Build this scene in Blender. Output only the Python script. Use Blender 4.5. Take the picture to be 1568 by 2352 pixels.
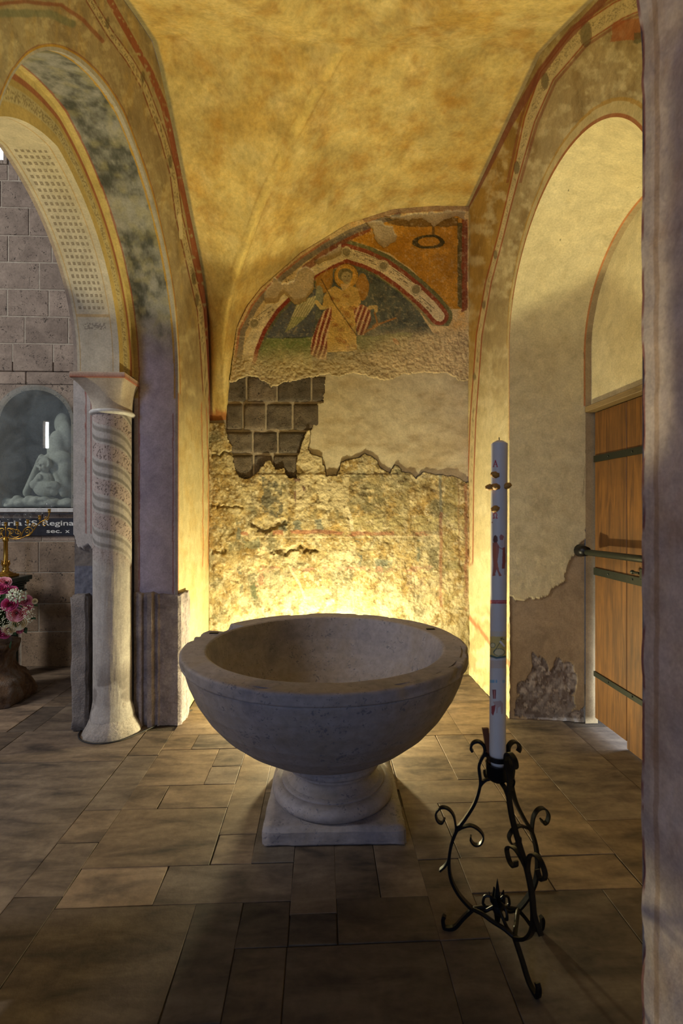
import bpy, bmesh, math, random
import numpy as np
from mathutils import Vector, Matrix, noise as mnoise

for o in list(bpy.data.objects):
    bpy.data.objects.remove(o)
SC = bpy.context.scene
COL = SC.collection
R = math.radians
random.seed(7)

# ------------------------------------------------------------------ camera
FPX = 17 / 36 * 2352                 # focal length in pixels of the 1568x2352 frame
TH = math.atan(46 / FPX)             # camera turned slightly to the right
EYE = 1.5
cam = bpy.data.cameras.new('camera')
cam.lens = 17
cam.sensor_width = 36
cam.clip_start = 0.02
cam.dof.use_dof = True
cam.dof.focus_distance = 3.2
cam.dof.aperture_fstop = 3.2
cam_o = bpy.data.objects.new('camera', cam)
COL.objects.link(cam_o)
cam_o.location = (0, 0, EYE)
cam_o.rotation_euler = (R(90), 0, -TH)
SC.camera = cam_o

# ------------------------------------------------------------------ world and lights
SC.view_settings.view_transform = 'Standard'
SC.view_settings.look = 'None'
SC.view_settings.gamma = 1
SC.view_settings.exposure = 0.0
SC.view_settings.use_curve_mapping = False
world = bpy.data.worlds.new('world')
SC.world = world
world.use_nodes = True
bg = world.node_tree.nodes['Background']
bg.inputs[0].default_value = (0.70, 0.78, 1.0, 1)
bg.inputs[1].default_value = 0.045


def light(name, kind, loc, target, energy, color, **kw):
    d = bpy.data.lights.new(name, kind)
    d.energy = energy
    d.color = color
    for k, v in kw.items():
        setattr(d, k, v)
    o = bpy.data.objects.new(name, d)
    COL.objects.link(o)
    o.location = loc
    dr = Vector(target) - Vector(loc)
    o.rotation_euler = dr.to_track_quat('-Z', 'Y').to_euler()
    return o


WARM = (1.0, 0.89, 0.50)
# floodlight on the floor behind the font, washing the fresco wall
light('floor_floodlight', 'POINT', (0.03, 3.68, 0.21), (0.06, 4.06, 1.10), 172, WARM, shadow_soft_size=0.05)
# uplight lying in the bowl of the font
light('bowl_uplight', 'SPOT', (0.30, 2.35, 0.55), (0.30 - .045, 2.35 - .235, 0.55 + .971), 178, WARM, spot_size=R(92), spot_blend=0.10, shadow_soft_size=0.02)
# daylight of the nave windows behind the camera and of the aisle windows to the left
light('nave_window_light', 'AREA', (-3.6, -4.6, 2.5), (0.0, 2.6, 1.0), 118, (0.52, 0.66, 1.0), shape='RECTANGLE', size=1.6, size_y=3.0)
light('aisle_window_light', 'AREA', (-6.6, 1.0, 5.0), (-2.4, 4.6, 1.6), 235, (1.0, 0.98, 0.96), shape='RECTANGLE', size=1.2, size_y=2.4)
# daylight outside the side door
light('outdoor_light', 'AREA', (2.55, 3.05, 0.22), (1.7, 3.25, 0.0), 26, (0.78, 0.87, 1.0), size=0.35)


# ------------------------------------------------------------------ pixel <-> place
def ray(px, py):
    u = (px - 784) / FPX
    v = (1176 - py) / FPX
    s, c = math.sin(TH), math.cos(TH)
    return (s + u * c, c - u * s, v)


def onF(px, py, z=0.0):
    d = ray(px, py); t = (z - EYE) / d[2]
    return (d[0] * t, d[1] * t, z)


def onY(px, py, y):
    d = ray(px, py); t = y / d[1]
    return (d[0] * t, y, EYE + d[2] * t)


def onX(px, py, x):
    d = ray(px, py); t = x / d[0]
    return (x, d[1] * t, EYE + d[2] * t)


def proj(P):
    P = np.asarray(P, float)
    s, c = math.sin(TH), math.cos(TH)
    f = P[..., 0] * s + P[..., 1] * c
    r = P[..., 0] * c - P[..., 1] * s
    return np.stack([784 + FPX * r / f, 1176 - FPX * (P[..., 2] - EYE) / f], -1)


# ------------------------------------------------------------------ noise
_RT = np.random.default_rng(5).random(65536).astype(np.float32)


def vnoise(p, seed=0):
    """value noise over a random table, 2-D or 3-D"""
    p = np.asarray(p, np.float32)
    fl = np.floor(p)
    i = fl.astype(np.int32)
    f = p - fl
    f = f * f * (3 - 2 * f)
    mul = (7919, 25457, 51907)
    h = seed * 977 + i[..., 0] * mul[0] + i[..., 1] * mul[1]
    d3 = p.shape[-1] == 3
    if d3:
        h = h + i[..., 2] * mul[2]
    g = lambda o: _RT[(h + o) & 65535]
    fx, fy = f[..., 0], f[..., 1]

    def plane(o):
        a, b, c, d = g(o), g(o + mul[0]), g(o + mul[1]), g(o + mul[0] + mul[1])
        x0 = a + (b - a) * fx
        return x0 + (c + (d - c) * fx - x0) * fy
    r = plane(0)
    if d3:
        r = r + (plane(mul[2]) - r) * f[..., 2]
    return r


def fbm(p, scale=1.0, octs=4, seed=0, gain=0.5):
    p = np.asarray(p, np.float32) * scale
    t, a, n = 0, 1.0, 0
    for o in range(octs):
        t = t + a * vnoise(p, seed + o * 17)
        n += a
        a *= gain
        p = p * 2.03 + 11.7
    return t / n


def ss(e0, e1, x):
    t = np.clip((x - e0) / (e1 - e0), 0, 1)
    return t * t * (3 - 2 * t)


def C(r, g=None, b=None):
    if g is None:
        r, g, b = r
    f = lambda v: (v / 255 / 12.92) if v / 255 <= 0.04045 else ((v / 255 + 0.055) / 1.055) ** 2.4
    return np.array([f(r), f(g), f(b)], np.float32)


def in_poly(p, pts):
    x, y = p[..., 0], p[..., 1]
    r = np.zeros(x.shape, bool)
    n = len(pts)
    for i in range(n):
        x0, y0 = pts[i]; x1, y1 = pts[(i + 1) % n]
        if y0 == y1:
            continue
        c = (y0 > y) != (y1 > y)
        r ^= c & (x < (x1 - x0) * (y - y0) / (y1 - y0) + x0)
    return r


def d_line(p, pts):
    d = np.full(p.shape[:-1], 1e9, np.float32)
    for (x0, y0), (x1, y1) in zip(pts[:-1], pts[1:]):
        vx, vy = x1 - x0, y1 - y0
        L = vx * vx + vy * vy + 1e-9
        t = np.clip(((p[..., 0] - x0) * vx + (p[..., 1] - y0) * vy) / L, 0, 1)
        d = np.minimum(d, np.hypot(p[..., 0] - x0 - t * vx, p[..., 1] - y0 - t * vy))
    return d


class Paint:
    """colour of a painted surface, one value per vertex"""
    def __init__(self, px, base, seed=0):
        self.p = np.asarray(px, np.float32)
        self.c = np.empty(self.p.shape[:-1] + (3,), np.float32)
        self.c[...] = C(base)
        self.seed = seed

    def jit(self, amp, scale=0.05):
        if not amp:
            return self.p
        a = fbm(self.p, scale, 3, self.seed + 5) - .5
        b = fbm(self.p, scale, 3, self.seed + 9) - .5
        return self.p + np.stack([a, b], -1) * 2 * amp

    def put(self, m, col, alpha=1.0):
        a = np.asarray(m, np.float32) * alpha
        self.c += (C(col) - self.c) * a[..., None]

    def poly(self, pts, col, alpha=1.0, jit=2, scale=0.05):
        self.put(in_poly(self.jit(jit, scale), pts), col, alpha)

    def line(self, pts, w, col, alpha=1.0, jit=1, soft=1.0):
        d = d_line(self.jit(jit), pts)
        self.put(1 - ss(w / 2 - soft / 2, w / 2 + soft / 2, d), col, alpha)

    def ell(self, cx, cy, rx, ry, col, alpha=1.0, jit=0, ring=0):
        q = self.jit(jit)
        d = np.hypot((q[..., 0] - cx) / rx, (q[..., 1] - cy) / ry)
        m = (d < 1) & (d > 1 - ring) if ring else d < 1
        self.put(m, col, alpha)

    def noise(self, col, scale, lo, hi, alpha=1.0, seed=0, octs=4, stretch=(1, 1)):
        n = fbm(self.p * np.array(stretch, np.float32), scale, octs + 1, self.seed + seed + 31, .58)
        self.put(ss(lo - .07, hi + .09, n), col, alpha)


# ------------------------------------------------------------------ objects
def link(o, parent=None):
    COL.objects.link(o)
    if parent is not None:
        o.parent = parent
    return o


def tag(o, label=None, cat=None, group=None, kind=None):
    if label: o['label'] = label
    if cat: o['category'] = cat
    if group: o['group'] = group
    if kind: o['kind'] = kind
    return o


def empty(name, loc, label, cat, group=None, kind=None):
    o = bpy.data.objects.new(name, None)
    o.empty_display_size = 0.1
    o.location = loc
    link(o)
    return tag(o, label, cat, group, kind)


def world_of(o):
    v = Vector((0, 0, 0))
    while o is not None:
        v += o.location
        o = o.parent
    return v


def np_mesh(name, V, F, mat, parent=None, col=None, smooth=True, origin=None):
    """V world vertices, F quads (n,4) or list of faces"""
    V = np.asarray(V, np.float32).reshape(-1, 3)
    me = bpy.data.meshes.new(name)
    off = np.array(origin if origin is not None else (0, 0, 0), np.float32)
    if isinstance(F, np.ndarray):
        k = F.shape[1]
        me.vertices.add(len(V)); me.vertices.foreach_set('co', (V - off).ravel())
        me.loops.add(F.size); me.loops.foreach_set('vertex_index', F.ravel().astype(np.int32))
        me.polygons.add(len(F))
        me.polygons.foreach_set('loop_start', np.arange(0, F.size, k, dtype=np.int32))
        me.update(calc_edges=True)
    else:
        me.from_pydata([tuple(v) for v in (V - off)], [], F)
        me.update()
    if col is not None:
        a = me.color_attributes.new('Col', 'FLOAT_COLOR', 'POINT')
        cc = np.ones((len(V), 4), np.float32)
        cc[:, :3] = np.clip(np.asarray(col, np.float32).reshape(-1, 3), 0, 1)
        a.data.foreach_set('color', cc.ravel())
    if smooth:
        me.polygons.foreach_set('use_smooth', np.ones(len(me.polygons), bool))
    me.materials.append(mat)
    o = bpy.data.objects.new(name, me)
    link(o, parent)
    pw = world_of(parent) if parent is not None else Vector((0, 0, 0))
    o.location = Vector([float(x) for x in off]) - pw
    return o


def grid_faces(ny, nx, mask=None):
    i = np.arange((ny - 1) * (nx - 1))
    r, c = i // (nx - 1), i % (nx - 1)
    if mask is not None:
        m = mask.ravel()
        r, c = r[m], c[m]
    a = r * nx + c
    return np.stack([a, a + 1, a + nx + 1, a + nx], 1)


def grid(name, P, mat, parent=None, col=None, smooth=True, origin=None, flip=False):
    ny, nx = P.shape[:2]
    F = grid_faces(ny, nx)
    if flip:
        F = F[:, ::-1].copy()
    return np_mesh(name, P, F, mat, parent, col, smooth, origin)


def relief(name, P, back, mask, mat, parent=None, col=None):
    """height-field sheet P (ny,nx,3) kept where mask (cells), with side faces down to the sheet `back`"""
    ny, nx = P.shape[:2]
    F = grid_faces(ny, nx, mask)
    m = np.zeros((ny + 1, nx + 1), bool)
    m[1:ny, 1:nx] = mask
    sides = []
    n = ny * nx
    idx = lambda r, c: r * nx + c
    r, c = np.nonzero(mask)
    for dr, dc, e in ((-1, 0, ((0, 0), (0, 1))), (1, 0, ((1, 1), (1, 0))), (0, -1, ((1, 0), (0, 0))), (0, 1, ((0, 1), (1, 1)))):
        s = ~m[r + 1 + dr, c + 1 + dc]
        rr, cc = r[s], c[s]
        a = idx(rr + e[0][0], cc + e[0][1]); b = idx(rr + e[1][0], cc + e[1][1])
        sides.append(np.stack([b, a, a + n, b + n], 1))
    F = np.concatenate([F] + sides)
    V = np.concatenate([P.reshape(-1, 3), back.reshape(-1, 3)])
    u, inv = np.unique(F, return_inverse=True)
    V = V[u]
    F = inv.reshape(F.shape)
    cc = None
    if col is not None:
        cc = np.concatenate([col.reshape(-1, 3)] * 2)[u]
    return np_mesh(name, V, F, mat, parent, cc)


class MB:
    """collects simple solids into one mesh"""
    def __init__(self):
        self.v, self.f = [], []

    def add(self, vs, fs):
        n = len(self.v)
        self.v += [tuple(map(float, v)) for v in vs]
        self.f += [[i + n for i in f] for f in fs]

    def box(self, x0, x1, y0, y1, z0, z1, bev=0.0):
        if bev <= 0:
            vs = [(x, y, z) for z in (z0, z1) for y in (y0, y1) for x in (x0, x1)]
            self.add(vs, [(0, 2, 3, 1), (4, 5, 7, 6), (0, 1, 5, 4), (2, 6, 7, 3), (0, 4, 6, 2), (1, 3, 7, 5)])
            return
        b = bev
        # three pairs of inset faces with chamfer strips
        bm = bmesh.new()
        bmesh.ops.create_cube(bm, size=1, matrix=Matrix.Translation(((x0 + x1) / 2, (y0 + y1) / 2, (z0 + z1) / 2)) @ Matrix.Diagonal((x1 - x0, y1 - y0, z1 - z0, 1)))
        bmesh.ops.bevel(bm, geom=list(bm.edges), offset=b, segments=1, affect='EDGES')
        bm.verts.ensure_lookup_table()
        self.add([v.co for v in bm.verts], [[v.index for v in f.verts] for f in bm.faces])
        bm.free()

    def lathe(self, prof, n=32, c=(0, 0, 0), ang=(0, 2 * math.pi), wob=None):
        full = abs(ang[1] - ang[0] - 2 * math.pi) < 1e-6
        m = n if full else n + 1
        vs = []
        for r, z in prof:
            for i in range(m):
                a = ang[0] + (ang[1] - ang[0]) * i / n
                rr = r + (wob(r, a, z) if wob and r > 0 else 0)
                vs.append((c[0] + rr * math.cos(a), c[1] + rr * math.sin(a), c[2] + z))
        fs = []
        for k in range(len(prof) - 1):
            for i in range(n):
                j = (i + 1) % m
                fs.append((k * m + i, k * m + j, (k + 1) * m + j, (k + 1) * m + i))
        self.add(vs, fs)

    def tube(self, pts, rad, n=8, cap=True):
        pts = [Vector(p) for p in pts]
        if not hasattr(rad, '__len__'):
            rad = [rad] * len(pts)
        up = None
        rings = []
        for i, p in enumerate(pts):
            t = (pts[min(i + 1, len(pts) - 1)] - pts[max(i - 1, 0)]).normalized()
            if up is None:
                up = t.orthogonal().normalized()
            up = (up - t * up.dot(t)).normalized()
            sd = t.cross(up)
            rings.append([p + (up * math.cos(2 * math.pi * k / n) + sd * math.sin(2 * math.pi * k / n)) * rad[i] for k in range(n)])
        vs = [v for r in rings for v in r]
        fs = []
        for i in range(len(pts) - 1):
            for k in range(n):
                j = (k + 1) % n
                fs.append((i * n + k, i * n + j, (i + 1) * n + j, (i + 1) * n + k))
        if cap:
            fs.append(list(range(n))[::-1]); fs.append([(len(pts) - 1) * n + k for k in range(n)])
        self.add(vs, fs)

    def strap(self, pts, side, w, t):
        """flat bar swept along pts; w across `side`, t thick"""
        pts = [Vector(p) for p in pts]
        side = Vector(side).normalized()
        n = len(pts)
        ws = w if hasattr(w, '__len__') else [w] * n
        ts = t if hasattr(t, '__len__') else [t] * n
        vs = []
        for i, p in enumerate(pts):
            tg = (pts[min(i + 1, n - 1)] - pts[max(i - 1, 0)]).normalized()
            nn = tg.cross(side).normalized()
            a, b = side * ws[i] / 2, nn * ts[i] / 2
            vs += [p - a - b, p + a - b, p + a + b, p - a + b]
        fs = [(0, 1, 2, 3), tuple(4 * (n - 1) + k for k in (3, 2, 1, 0))]
        for i in range(n - 1):
            for k in range(4):
                j = (k + 1) % 4
                fs.append((4 * i + j, 4 * i + k, 4 * i + 4 + k, 4 * i + 4 + j))
        self.add(vs, fs)

    def ball(self, c, r, n=8, m=6):
        r = r if hasattr(r, '__len__') else (r, r, r)
        prof = [(math.sin(math.pi * k / m), -math.cos(math.pi * k / m)) for k in range(m + 1)]
        vs, fs = [], []
        for s, z in prof:
            for i in range(n):
                a = 2 * math.pi * i / n
                vs.append((c[0] + r[0] * s * math.cos(a), c[1] + r[1] * s * math.sin(a), c[2] + r[2] * z))
        for k in range(m):
            for i in range(n):
                j = (i + 1) % n
                fs.append((k * n + i, k * n + j, (k + 1) * n + j, (k + 1) * n + i))
        self.add(vs, fs)

    def build(self, name, mat, parent=None, smooth=False, origin=None, col=None):
        if origin is None:
            origin = world_of(parent) if parent is not None else (0, 0, 0)
        o = np_mesh(name, np.array(self.v), self.f, mat, parent, col, smooth, tuple(origin))
        if smooth == 'auto':
            pass
        return o


def smooth_pts(pts, n=6):
    """Catmull-Rom through pts"""
    P = [Vector(p) for p in pts]
    P = [P[0] * 2 - P[1]] + P + [P[-1] * 2 - P[-2]]
    out = []
    for i in range(1, len(P) - 2):
        for k in range(n):
            t = k / n
            a, b, c, d = P[i - 1], P[i], P[i + 1], P[i + 2]
            out.append(0.5 * ((2 * b) + (c - a) * t + (2 * a - 5 * b + 4 * c - d) * t * t + (3 * b - a - 3 * c + d) * t ** 3))
    out.append(P[-2])
    return out


# ------------------------------------------------------------------ materials
def new_mat(name):
    m = bpy.data.materials.new(name)
    m.use_nodes = True
    nt = m.node_tree
    b = nt.nodes['Principled BSDF']
    return m, nt, b


def N(nt, t, **kw):
    n = nt.nodes.new(t)
    for k, v in kw.items():
        if k.startswith('i_'):
            n.inputs[k[2:].replace('_', ' ')].default_value = v
        else:
            setattr(n, k, v)
    return n


def mixc(nt, fac, a, b, blend='MIX'):
    n = nt.nodes.new('ShaderNodeMix')
    n.data_type = 'RGBA'
    n.blend_type = blend
    for s, v in ((0, fac), (6, a), (7, b)):
        if hasattr(v, 'is_linked') or hasattr(v, 'links'):
            nt.links.new(v, n.inputs[s])
        else:
            n.inputs[s].default_value = v if s == 0 else (*v, 1)
    return n.outputs[2]


def ramp(nt, src, stops):
    r = nt.nodes.new('ShaderNodeValToRGB')
    el = r.color_ramp.elements
    while len(el) < len(stops):
        el.new(0.5)
    for e, (p, c) in zip(el, stops):
        e.position = p
        e.color = (*c, 1) if hasattr(c, '__len__') else (c, c, c, 1)
    nt.links.new(src, r.inputs[0])
    return r.outputs[0]


def noise_n(nt, vec, scale, detail=6, rough=0.55, dist=0.0):
    n = nt.nodes.new('ShaderNodeTexNoise')
    n.inputs['Scale'].default_value = scale
    n.inputs['Detail'].default_value = detail
    n.inputs['Roughness'].default_value = rough
    n.inputs['Distortion'].default_value = dist
    nt.links.new(vec, n.inputs['Vector'])
    return n.outputs['Fac']


def bump(nt, b, h, strength, dist):
    n = nt.nodes.new('ShaderNodeBump')
    n.inputs['Strength'].default_value = strength
    n.inputs['Distance'].default_value = dist
    nt.links.new(h, n.inputs['Height'])
    nt.links.new(n.outputs[0], b.inputs['Normal'])


def fresco_mat(name, rough=0.9, bscale=90, bstr=0.35, bdist=0.004, vary=0.22):
    """vertex-painted plaster with fine procedural grain"""
    m, nt, b = new_mat(name)
    at = N(nt, 'ShaderNodeAttribute', attribute_name='Col')
    tc = N(nt, 'ShaderNodeTexCoord')
    n1 = noise_n(nt, tc.outputs['Object'], bscale, 4, 0.65)
    n2 = noise_n(nt, tc.outputs['Object'], bscale * .13, 4, 0.6, 0.6)
    k = ramp(nt, n1, [(0.25, 1 - vary), (0.75, 1 + vary * .4)])
    k2 = ramp(nt, n2, [(0.3, 1 - vary * .8), (0.7, 1 + vary * .3)])
    c = mixc(nt, 1.0, at.outputs['Color'], k, 'MULTIPLY')
    c = mixc(nt, 1.0, c, k2, 'MULTIPLY')
    nt.links.new(c, b.inputs['Base Color'])
    b.inputs['Roughness'].default_value = rough
    b.inputs['Specular IOR Level'].default_value = 0.2
    bump(nt, b, n1, bstr, bdist)
    return m


def stone_mat(name, c1, c2, scale=6, rough=0.85, pits=0.0, pit_scale=30, bstr=0.5, bdist=0.008, tint=False, stretch=None, spec=0.3, c3=None):
    m, nt, b = new_mat(name)
    tc = N(nt, 'ShaderNodeTexCoord')
    oi = N(nt, 'ShaderNodeObjectInfo')
    add = N(nt, 'ShaderNodeVectorMath', operation='ADD')
    sc_ = N(nt, 'ShaderNodeVectorMath', operation='SCALE')
    comb = N(nt, 'ShaderNodeCombineXYZ')
    for k in range(3):
        nt.links.new(oi.outputs['Random'], comb.inputs[k])
    nt.links.new(comb.outputs[0], sc_.inputs[0]); sc_.inputs['Scale'].default_value = 37.0
    nt.links.new(tc.outputs['Object'], add.inputs[0]); nt.links.new(sc_.outputs[0], add.inputs[1])
    vec = add.outputs[0]
    if stretch:
        mp = N(nt, 'ShaderNodeMapping')
        mp.inputs['Scale'].default_value = stretch
        nt.links.new(vec, mp.inputs['Vector'])
        vs = mp.outputs[0]
    else:
        vs = vec
    n1 = noise_n(nt, vs, scale, 5, 0.6, 0.4)
    n2 = noise_n(nt, vec, scale * 9, 5, 0.65)
    c = ramp(nt, n1, [(0.3, tuple(C(c1))), (0.7, tuple(C(c2)))] if c3 is None else [(0.28, tuple(C(c1))), (0.5, tuple(C(c2))), (0.72, tuple(C(c3)))])
    k = ramp(nt, n2, [(0.25, 0.72), (0.75, 1.08)])
    c = mixc(nt, 1.0, c, k, 'MULTIPLY')
    if tint:
        c = mixc(nt, 1.0, c, oi.outputs['Color'], 'MULTIPLY')
    h = n2
    if pits > 0:
        v = N(nt, 'ShaderNodeTexVoronoi', feature='F1')
        v.inputs['Scale'].default_value = pit_scale
        v.inputs['Randomness'].default_value = 1.0
        wv = mixc(nt, 0.12, vec, noise_c(nt, vec, pit_scale * .7))
        nt.links.new(wv, v.inputs['Vector'])
        sel = noise_n(nt, vec, pit_scale * .3, 3, 0.6)
        th = N(nt, 'ShaderNodeMath', operation='MULTIPLY_ADD')
        nt.links.new(sel, th.inputs[0]); th.inputs[1].default_value = -1.1; th.inputs[2].default_value = 0.72
        sm = N(nt, 'ShaderNodeMath', operation='ADD')
        nt.links.new(v.outputs['Distance'], sm.inputs[0]); nt.links.new(th.outputs[0], sm.inputs[1])
        pm = ramp(nt, sm.outputs[0], [(0.30, 0.0), (0.38, 1.0)])
        c = mixc(nt, pm, tuple(np.array(C(c1)) * (1 - pits)), c)
        hm = N(nt, 'ShaderNodeMath', operation='MULTIPLY_ADD')
        nt.links.new(pm, hm.inputs[0]); hm.inputs[1].default_value = 0.8; nt.links.new(n2, hm.inputs[2])
        h = hm.outputs[0]
    nt.links.new(c, b.inputs['Base Color'])
    b.inputs['Roughness'].default_value = rough
    b.inputs['Specular IOR Level'].default_value = spec
    bump(nt, b, h, bstr, bdist)
    return m


def noise_c(nt, vec, scale):
    n = nt.nodes.new('ShaderNodeTexNoise')
    n.inputs['Scale'].default_value = scale
    n.inputs['Detail'].default_value = 3
    nt.links.new(vec, n.inputs['Vector'])
    return n.outputs['Color']


def plain_mat(name, col, rough=0.5, metal=0.0, vary=0.15, scale=30, bstr=0.15, bdist=0.002, spec=0.5):
    m, nt, b = new_mat(name)
    tc = N(nt, 'ShaderNodeTexCoord')
    n1 = noise_n(nt, tc.outputs['Object'], scale, 6, 0.6)
    k = ramp(nt, n1, [(0.25, 1 - vary), (0.75, 1 + vary * .5)])
    c = mixc(nt, 1.0, tuple(C(col)), k, 'MULTIPLY')
    nt.links.new(c, b.inputs['Base Color'])
    b.inputs['Roughness'].default_value = rough
    b.inputs['Metallic'].default_value = metal
    b.inputs['Specular IOR Level'].default_value = spec
    bump(nt, b, n1, bstr, bdist)
    return m


def wood_mat(name, c1, c2, scale=(14, 14, 1.2)):
    m, nt, b = new_mat(name)
    tc = N(nt, 'ShaderNodeTexCoord'); oi = N(nt, 'ShaderNodeObjectInfo')
    mp = N(nt, 'ShaderNodeMapping'); mp.inputs['Scale'].default_value = scale
    cb = N(nt, 'ShaderNodeVectorMath', operation='MULTIPLY_ADD')
    nt.links.new(oi.outputs['Random'], cb.inputs[0]); cb.inputs[1].default_value = (9, 17, 5)
    nt.links.new(tc.outputs['Object'], cb.inputs[2]); nt.links.new(cb.outputs[0], mp.inputs['Vector'])
    n1 = noise_n(nt, mp.outputs[0], 2.0, 8, 0.6, 1.2)
    n2 = noise_n(nt, tc.outputs['Object'], 2.2, 4, 0.6)
    c = ramp(nt, n1, [(0.3, tuple(C(c1))), (0.68, tuple(C(c2)))])
    c = mixc(nt, 1.0, c, ramp(nt, n2, [(0.3, 0.7), (0.65, 1.05)]), 'MULTIPLY')
    c = mixc(nt, 1.0, c, oi.outputs['Color'], 'MULTIPLY')
    nt.links.new(c, b.inputs['Base Color'])
    b.inputs['Roughness'].default_value = 0.55
    bump(nt, b, n1, 0.25, 0.003)
    return m


M = {}
M['fresco'] = fresco_mat('painted_plaster', vary=0.24)
M['fresco_rough'] = fresco_mat('eroded_fresco_plaster', bscale=60, bstr=0.7, bdist=0.012, vary=0.34)
M['vault'] = fresco_mat('vault_plaster', bscale=40, bstr=0.45, bdist=0.008, vary=0.26)
M['floor_bed'] = stone_mat('floor_mortar', (66, 57, 48), (88, 77, 64), 9)
M['slab'] = stone_mat('floor_slab_stone', (74, 66, 60), (124, 108, 92), 3.2, rough=0.72, bstr=0.25, bdist=0.004, tint=True, stretch=(1.0, 3.2, 1), c3=(152, 136, 116))
M['tuff'] = stone_mat('grey_tuff_block', (130, 115, 102), (170, 153, 136), 5, pits=0.7, pit_scale=42, tint=True)
M['mortar'] = stone_mat('wall_mortar', (160, 146, 128), (190, 178, 158), 12)
M['darktuff'] = stone_mat('dark_tuff_block', (96, 88, 80), (138, 125, 112), 9, pits=0.5, pit_scale=40, bstr=0.8, bdist=0.014, tint=True)
M['marble'] = stone_mat('font_stone', (120, 115, 122), (146, 138, 138), 3.2, rough=0.7, pits=0.22, pit_scale=40, bstr=0.25, bdist=0.004, c3=(140, 128, 118))
M['roughstone'] = stone_mat('rough_grey_stone', (120, 112, 108), (168, 156, 146), 10, bstr=1.0, bdist=0.014)
M['iron'] = plain_mat('black_wrought_iron', (17, 17, 21), 0.42, 0.55, 0.3, 60, 0.3, 0.002)
M['wax'] = fresco_mat('candle_wax', rough=0.45, bscale=25, bstr=0.05, bdist=0.001, vary=0.05)
M['grain'] = plain_mat('incense_grain', (168, 120, 48), 0.6, 0.0, 0.45, 90, 0.6, 0.004)
M['brass'] = plain_mat('polished_brass', (196, 150, 66), 0.28, 0.9, 0.2, 40, 0.15, 0.001)
M['green_marble'] = stone_mat('dark_green_marble', (14, 34, 34), (40, 66, 62), 9, rough=0.25, bstr=0.05, spec=0.5)
M['white_marble'] = stone_mat('white_marble', (196, 192, 186), (224, 220, 212), 5, rough=0.4, bstr=0.1)
M['statue'] = stone_mat('statue_stone', (168, 166, 154), (200, 196, 182), 7, bstr=0.5, bdist=0.006)
M['plaque'] = stone_mat('dark_slate_plaque', (22, 23, 30), (48, 48, 56), 10, rough=0.45, bstr=0.15)
M['letter'] = plain_mat('white_lettering', (214, 212, 204), 0.6)
M['door_wood'] = wood_mat('varnished_door_plank', (78, 48, 16), (124, 82, 32))
M['dark_wood'] = wood_mat('brown_wood', (84, 50, 26), (122, 78, 44))
M['lintel_wood'] = wood_mat('weathered_lintel_wood', (104, 84, 54), (148, 124, 84), (14, 1.2, 14))
M['green_iron'] = plain_mat('green_painted_iron', (34, 38, 28), 0.5, 0.35, 0.3, 50, 0.3, 0.002)
M['stump'] = stone_mat('brown_gnarled_wood', (62, 42, 28), (128, 98, 70), 8, bstr=1.0, bdist=0.02, c3=(150, 138, 124))
M['leaf'] = plain_mat('green_leaf', (44, 78, 38), 0.5, vary=0.4)
M['cable'] = plain_mat('dark_cable', (40, 38, 36), 0.6)


def petal_mat(name, col):
    m, nt, b = new_mat(name)
    tc = N(nt, 'ShaderNodeTexCoord')
    n1 = noise_n(nt, tc.outputs['Object'], 60, 4)
    c = mixc(nt, n1, tuple(C(col)), tuple(np.clip(np.array(C(col)) * 1.25 + .05, 0, 1)))
    nt.links.new(c, b.inputs['Base Color'])
    b.inputs['Roughness'].default_value = 0.6
    return m


M['pink'] = petal_mat('pink_petal', (214, 130, 158))
M['magenta'] = petal_mat('magenta_petal', (190, 62, 116))
M['pale_pink'] = petal_mat('pale_pink_petal', (226, 150, 160))
M['cream'] = petal_mat('cream_petal', (226, 214, 178))
M['white_flower'] = petal_mat('white_floret', (206, 208, 176))


def glass_mat(name, tint=(1, 1, 1), ior=1.5, haze=0.0):
    m, nt, b = new_mat(name)
    out = nt.nodes['Material Output']
    tr = N(nt, 'ShaderNodeBsdfTransparent'); tr.inputs[0].default_value = (*tint, 1)
    gl = N(nt, 'ShaderNodeBsdfGlossy'); gl.inputs['Roughness'].default_value = 0.0
    lw = N(nt, 'ShaderNodeLayerWeight'); lw.inputs['Blend'].default_value = 0.5
    pw = N(nt, 'ShaderNodeMath', operation='POWER'); nt.links.new(lw.outputs['Facing'], pw.inputs[0]); pw.inputs[1].default_value = 5.0
    f0 = ((ior - 1) / (ior + 1)) ** 2
    fr = N(nt, 'ShaderNodeMath', operation='MULTIPLY_ADD'); nt.links.new(pw.outputs[0], fr.inputs[0]); fr.inputs[1].default_value = 0.8; fr.inputs[2].default_value = f0
    mx = N(nt, 'ShaderNodeMixShader')
    nt.links.new(fr.outputs[0], mx.inputs[0]); nt.links.new(tr.outputs[0], mx.inputs[1]); nt.links.new(gl.outputs[0], mx.inputs[2])
    res = mx.outputs[0]
    if haze:
        df = N(nt, 'ShaderNodeBsdfDiffuse'); df.inputs[0].default_value = (0.62, 0.68, 0.68, 1)
        tc = N(nt, 'ShaderNodeTexCoord')
        n1 = noise_n(nt, tc.outputs['Object'], 4, 5, 0.6, 1.0)
        k = ramp(nt, n1, [(0.3, haze * .5), (0.75, haze * 1.5)])
        m2 = N(nt, 'ShaderNodeMixShader')
        nt.links.new(k, m2.inputs[0]); nt.links.new(res, m2.inputs[1]); nt.links.new(df.outputs[0], m2.inputs[2])
        res = m2.outputs[0]
    nt.links.new(res, out.inputs[0])
    return m


M['pane'] = glass_mat('hazy_glass_pane', (0.95, 0.98, 0.97), 1.55, 0.08)  # uneven pale haze mixed into the glass
M['bulb'] = glass_mat('clear_glass_bulb', (0.98, 0.98, 0.98), 1.55, 0.03)


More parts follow.
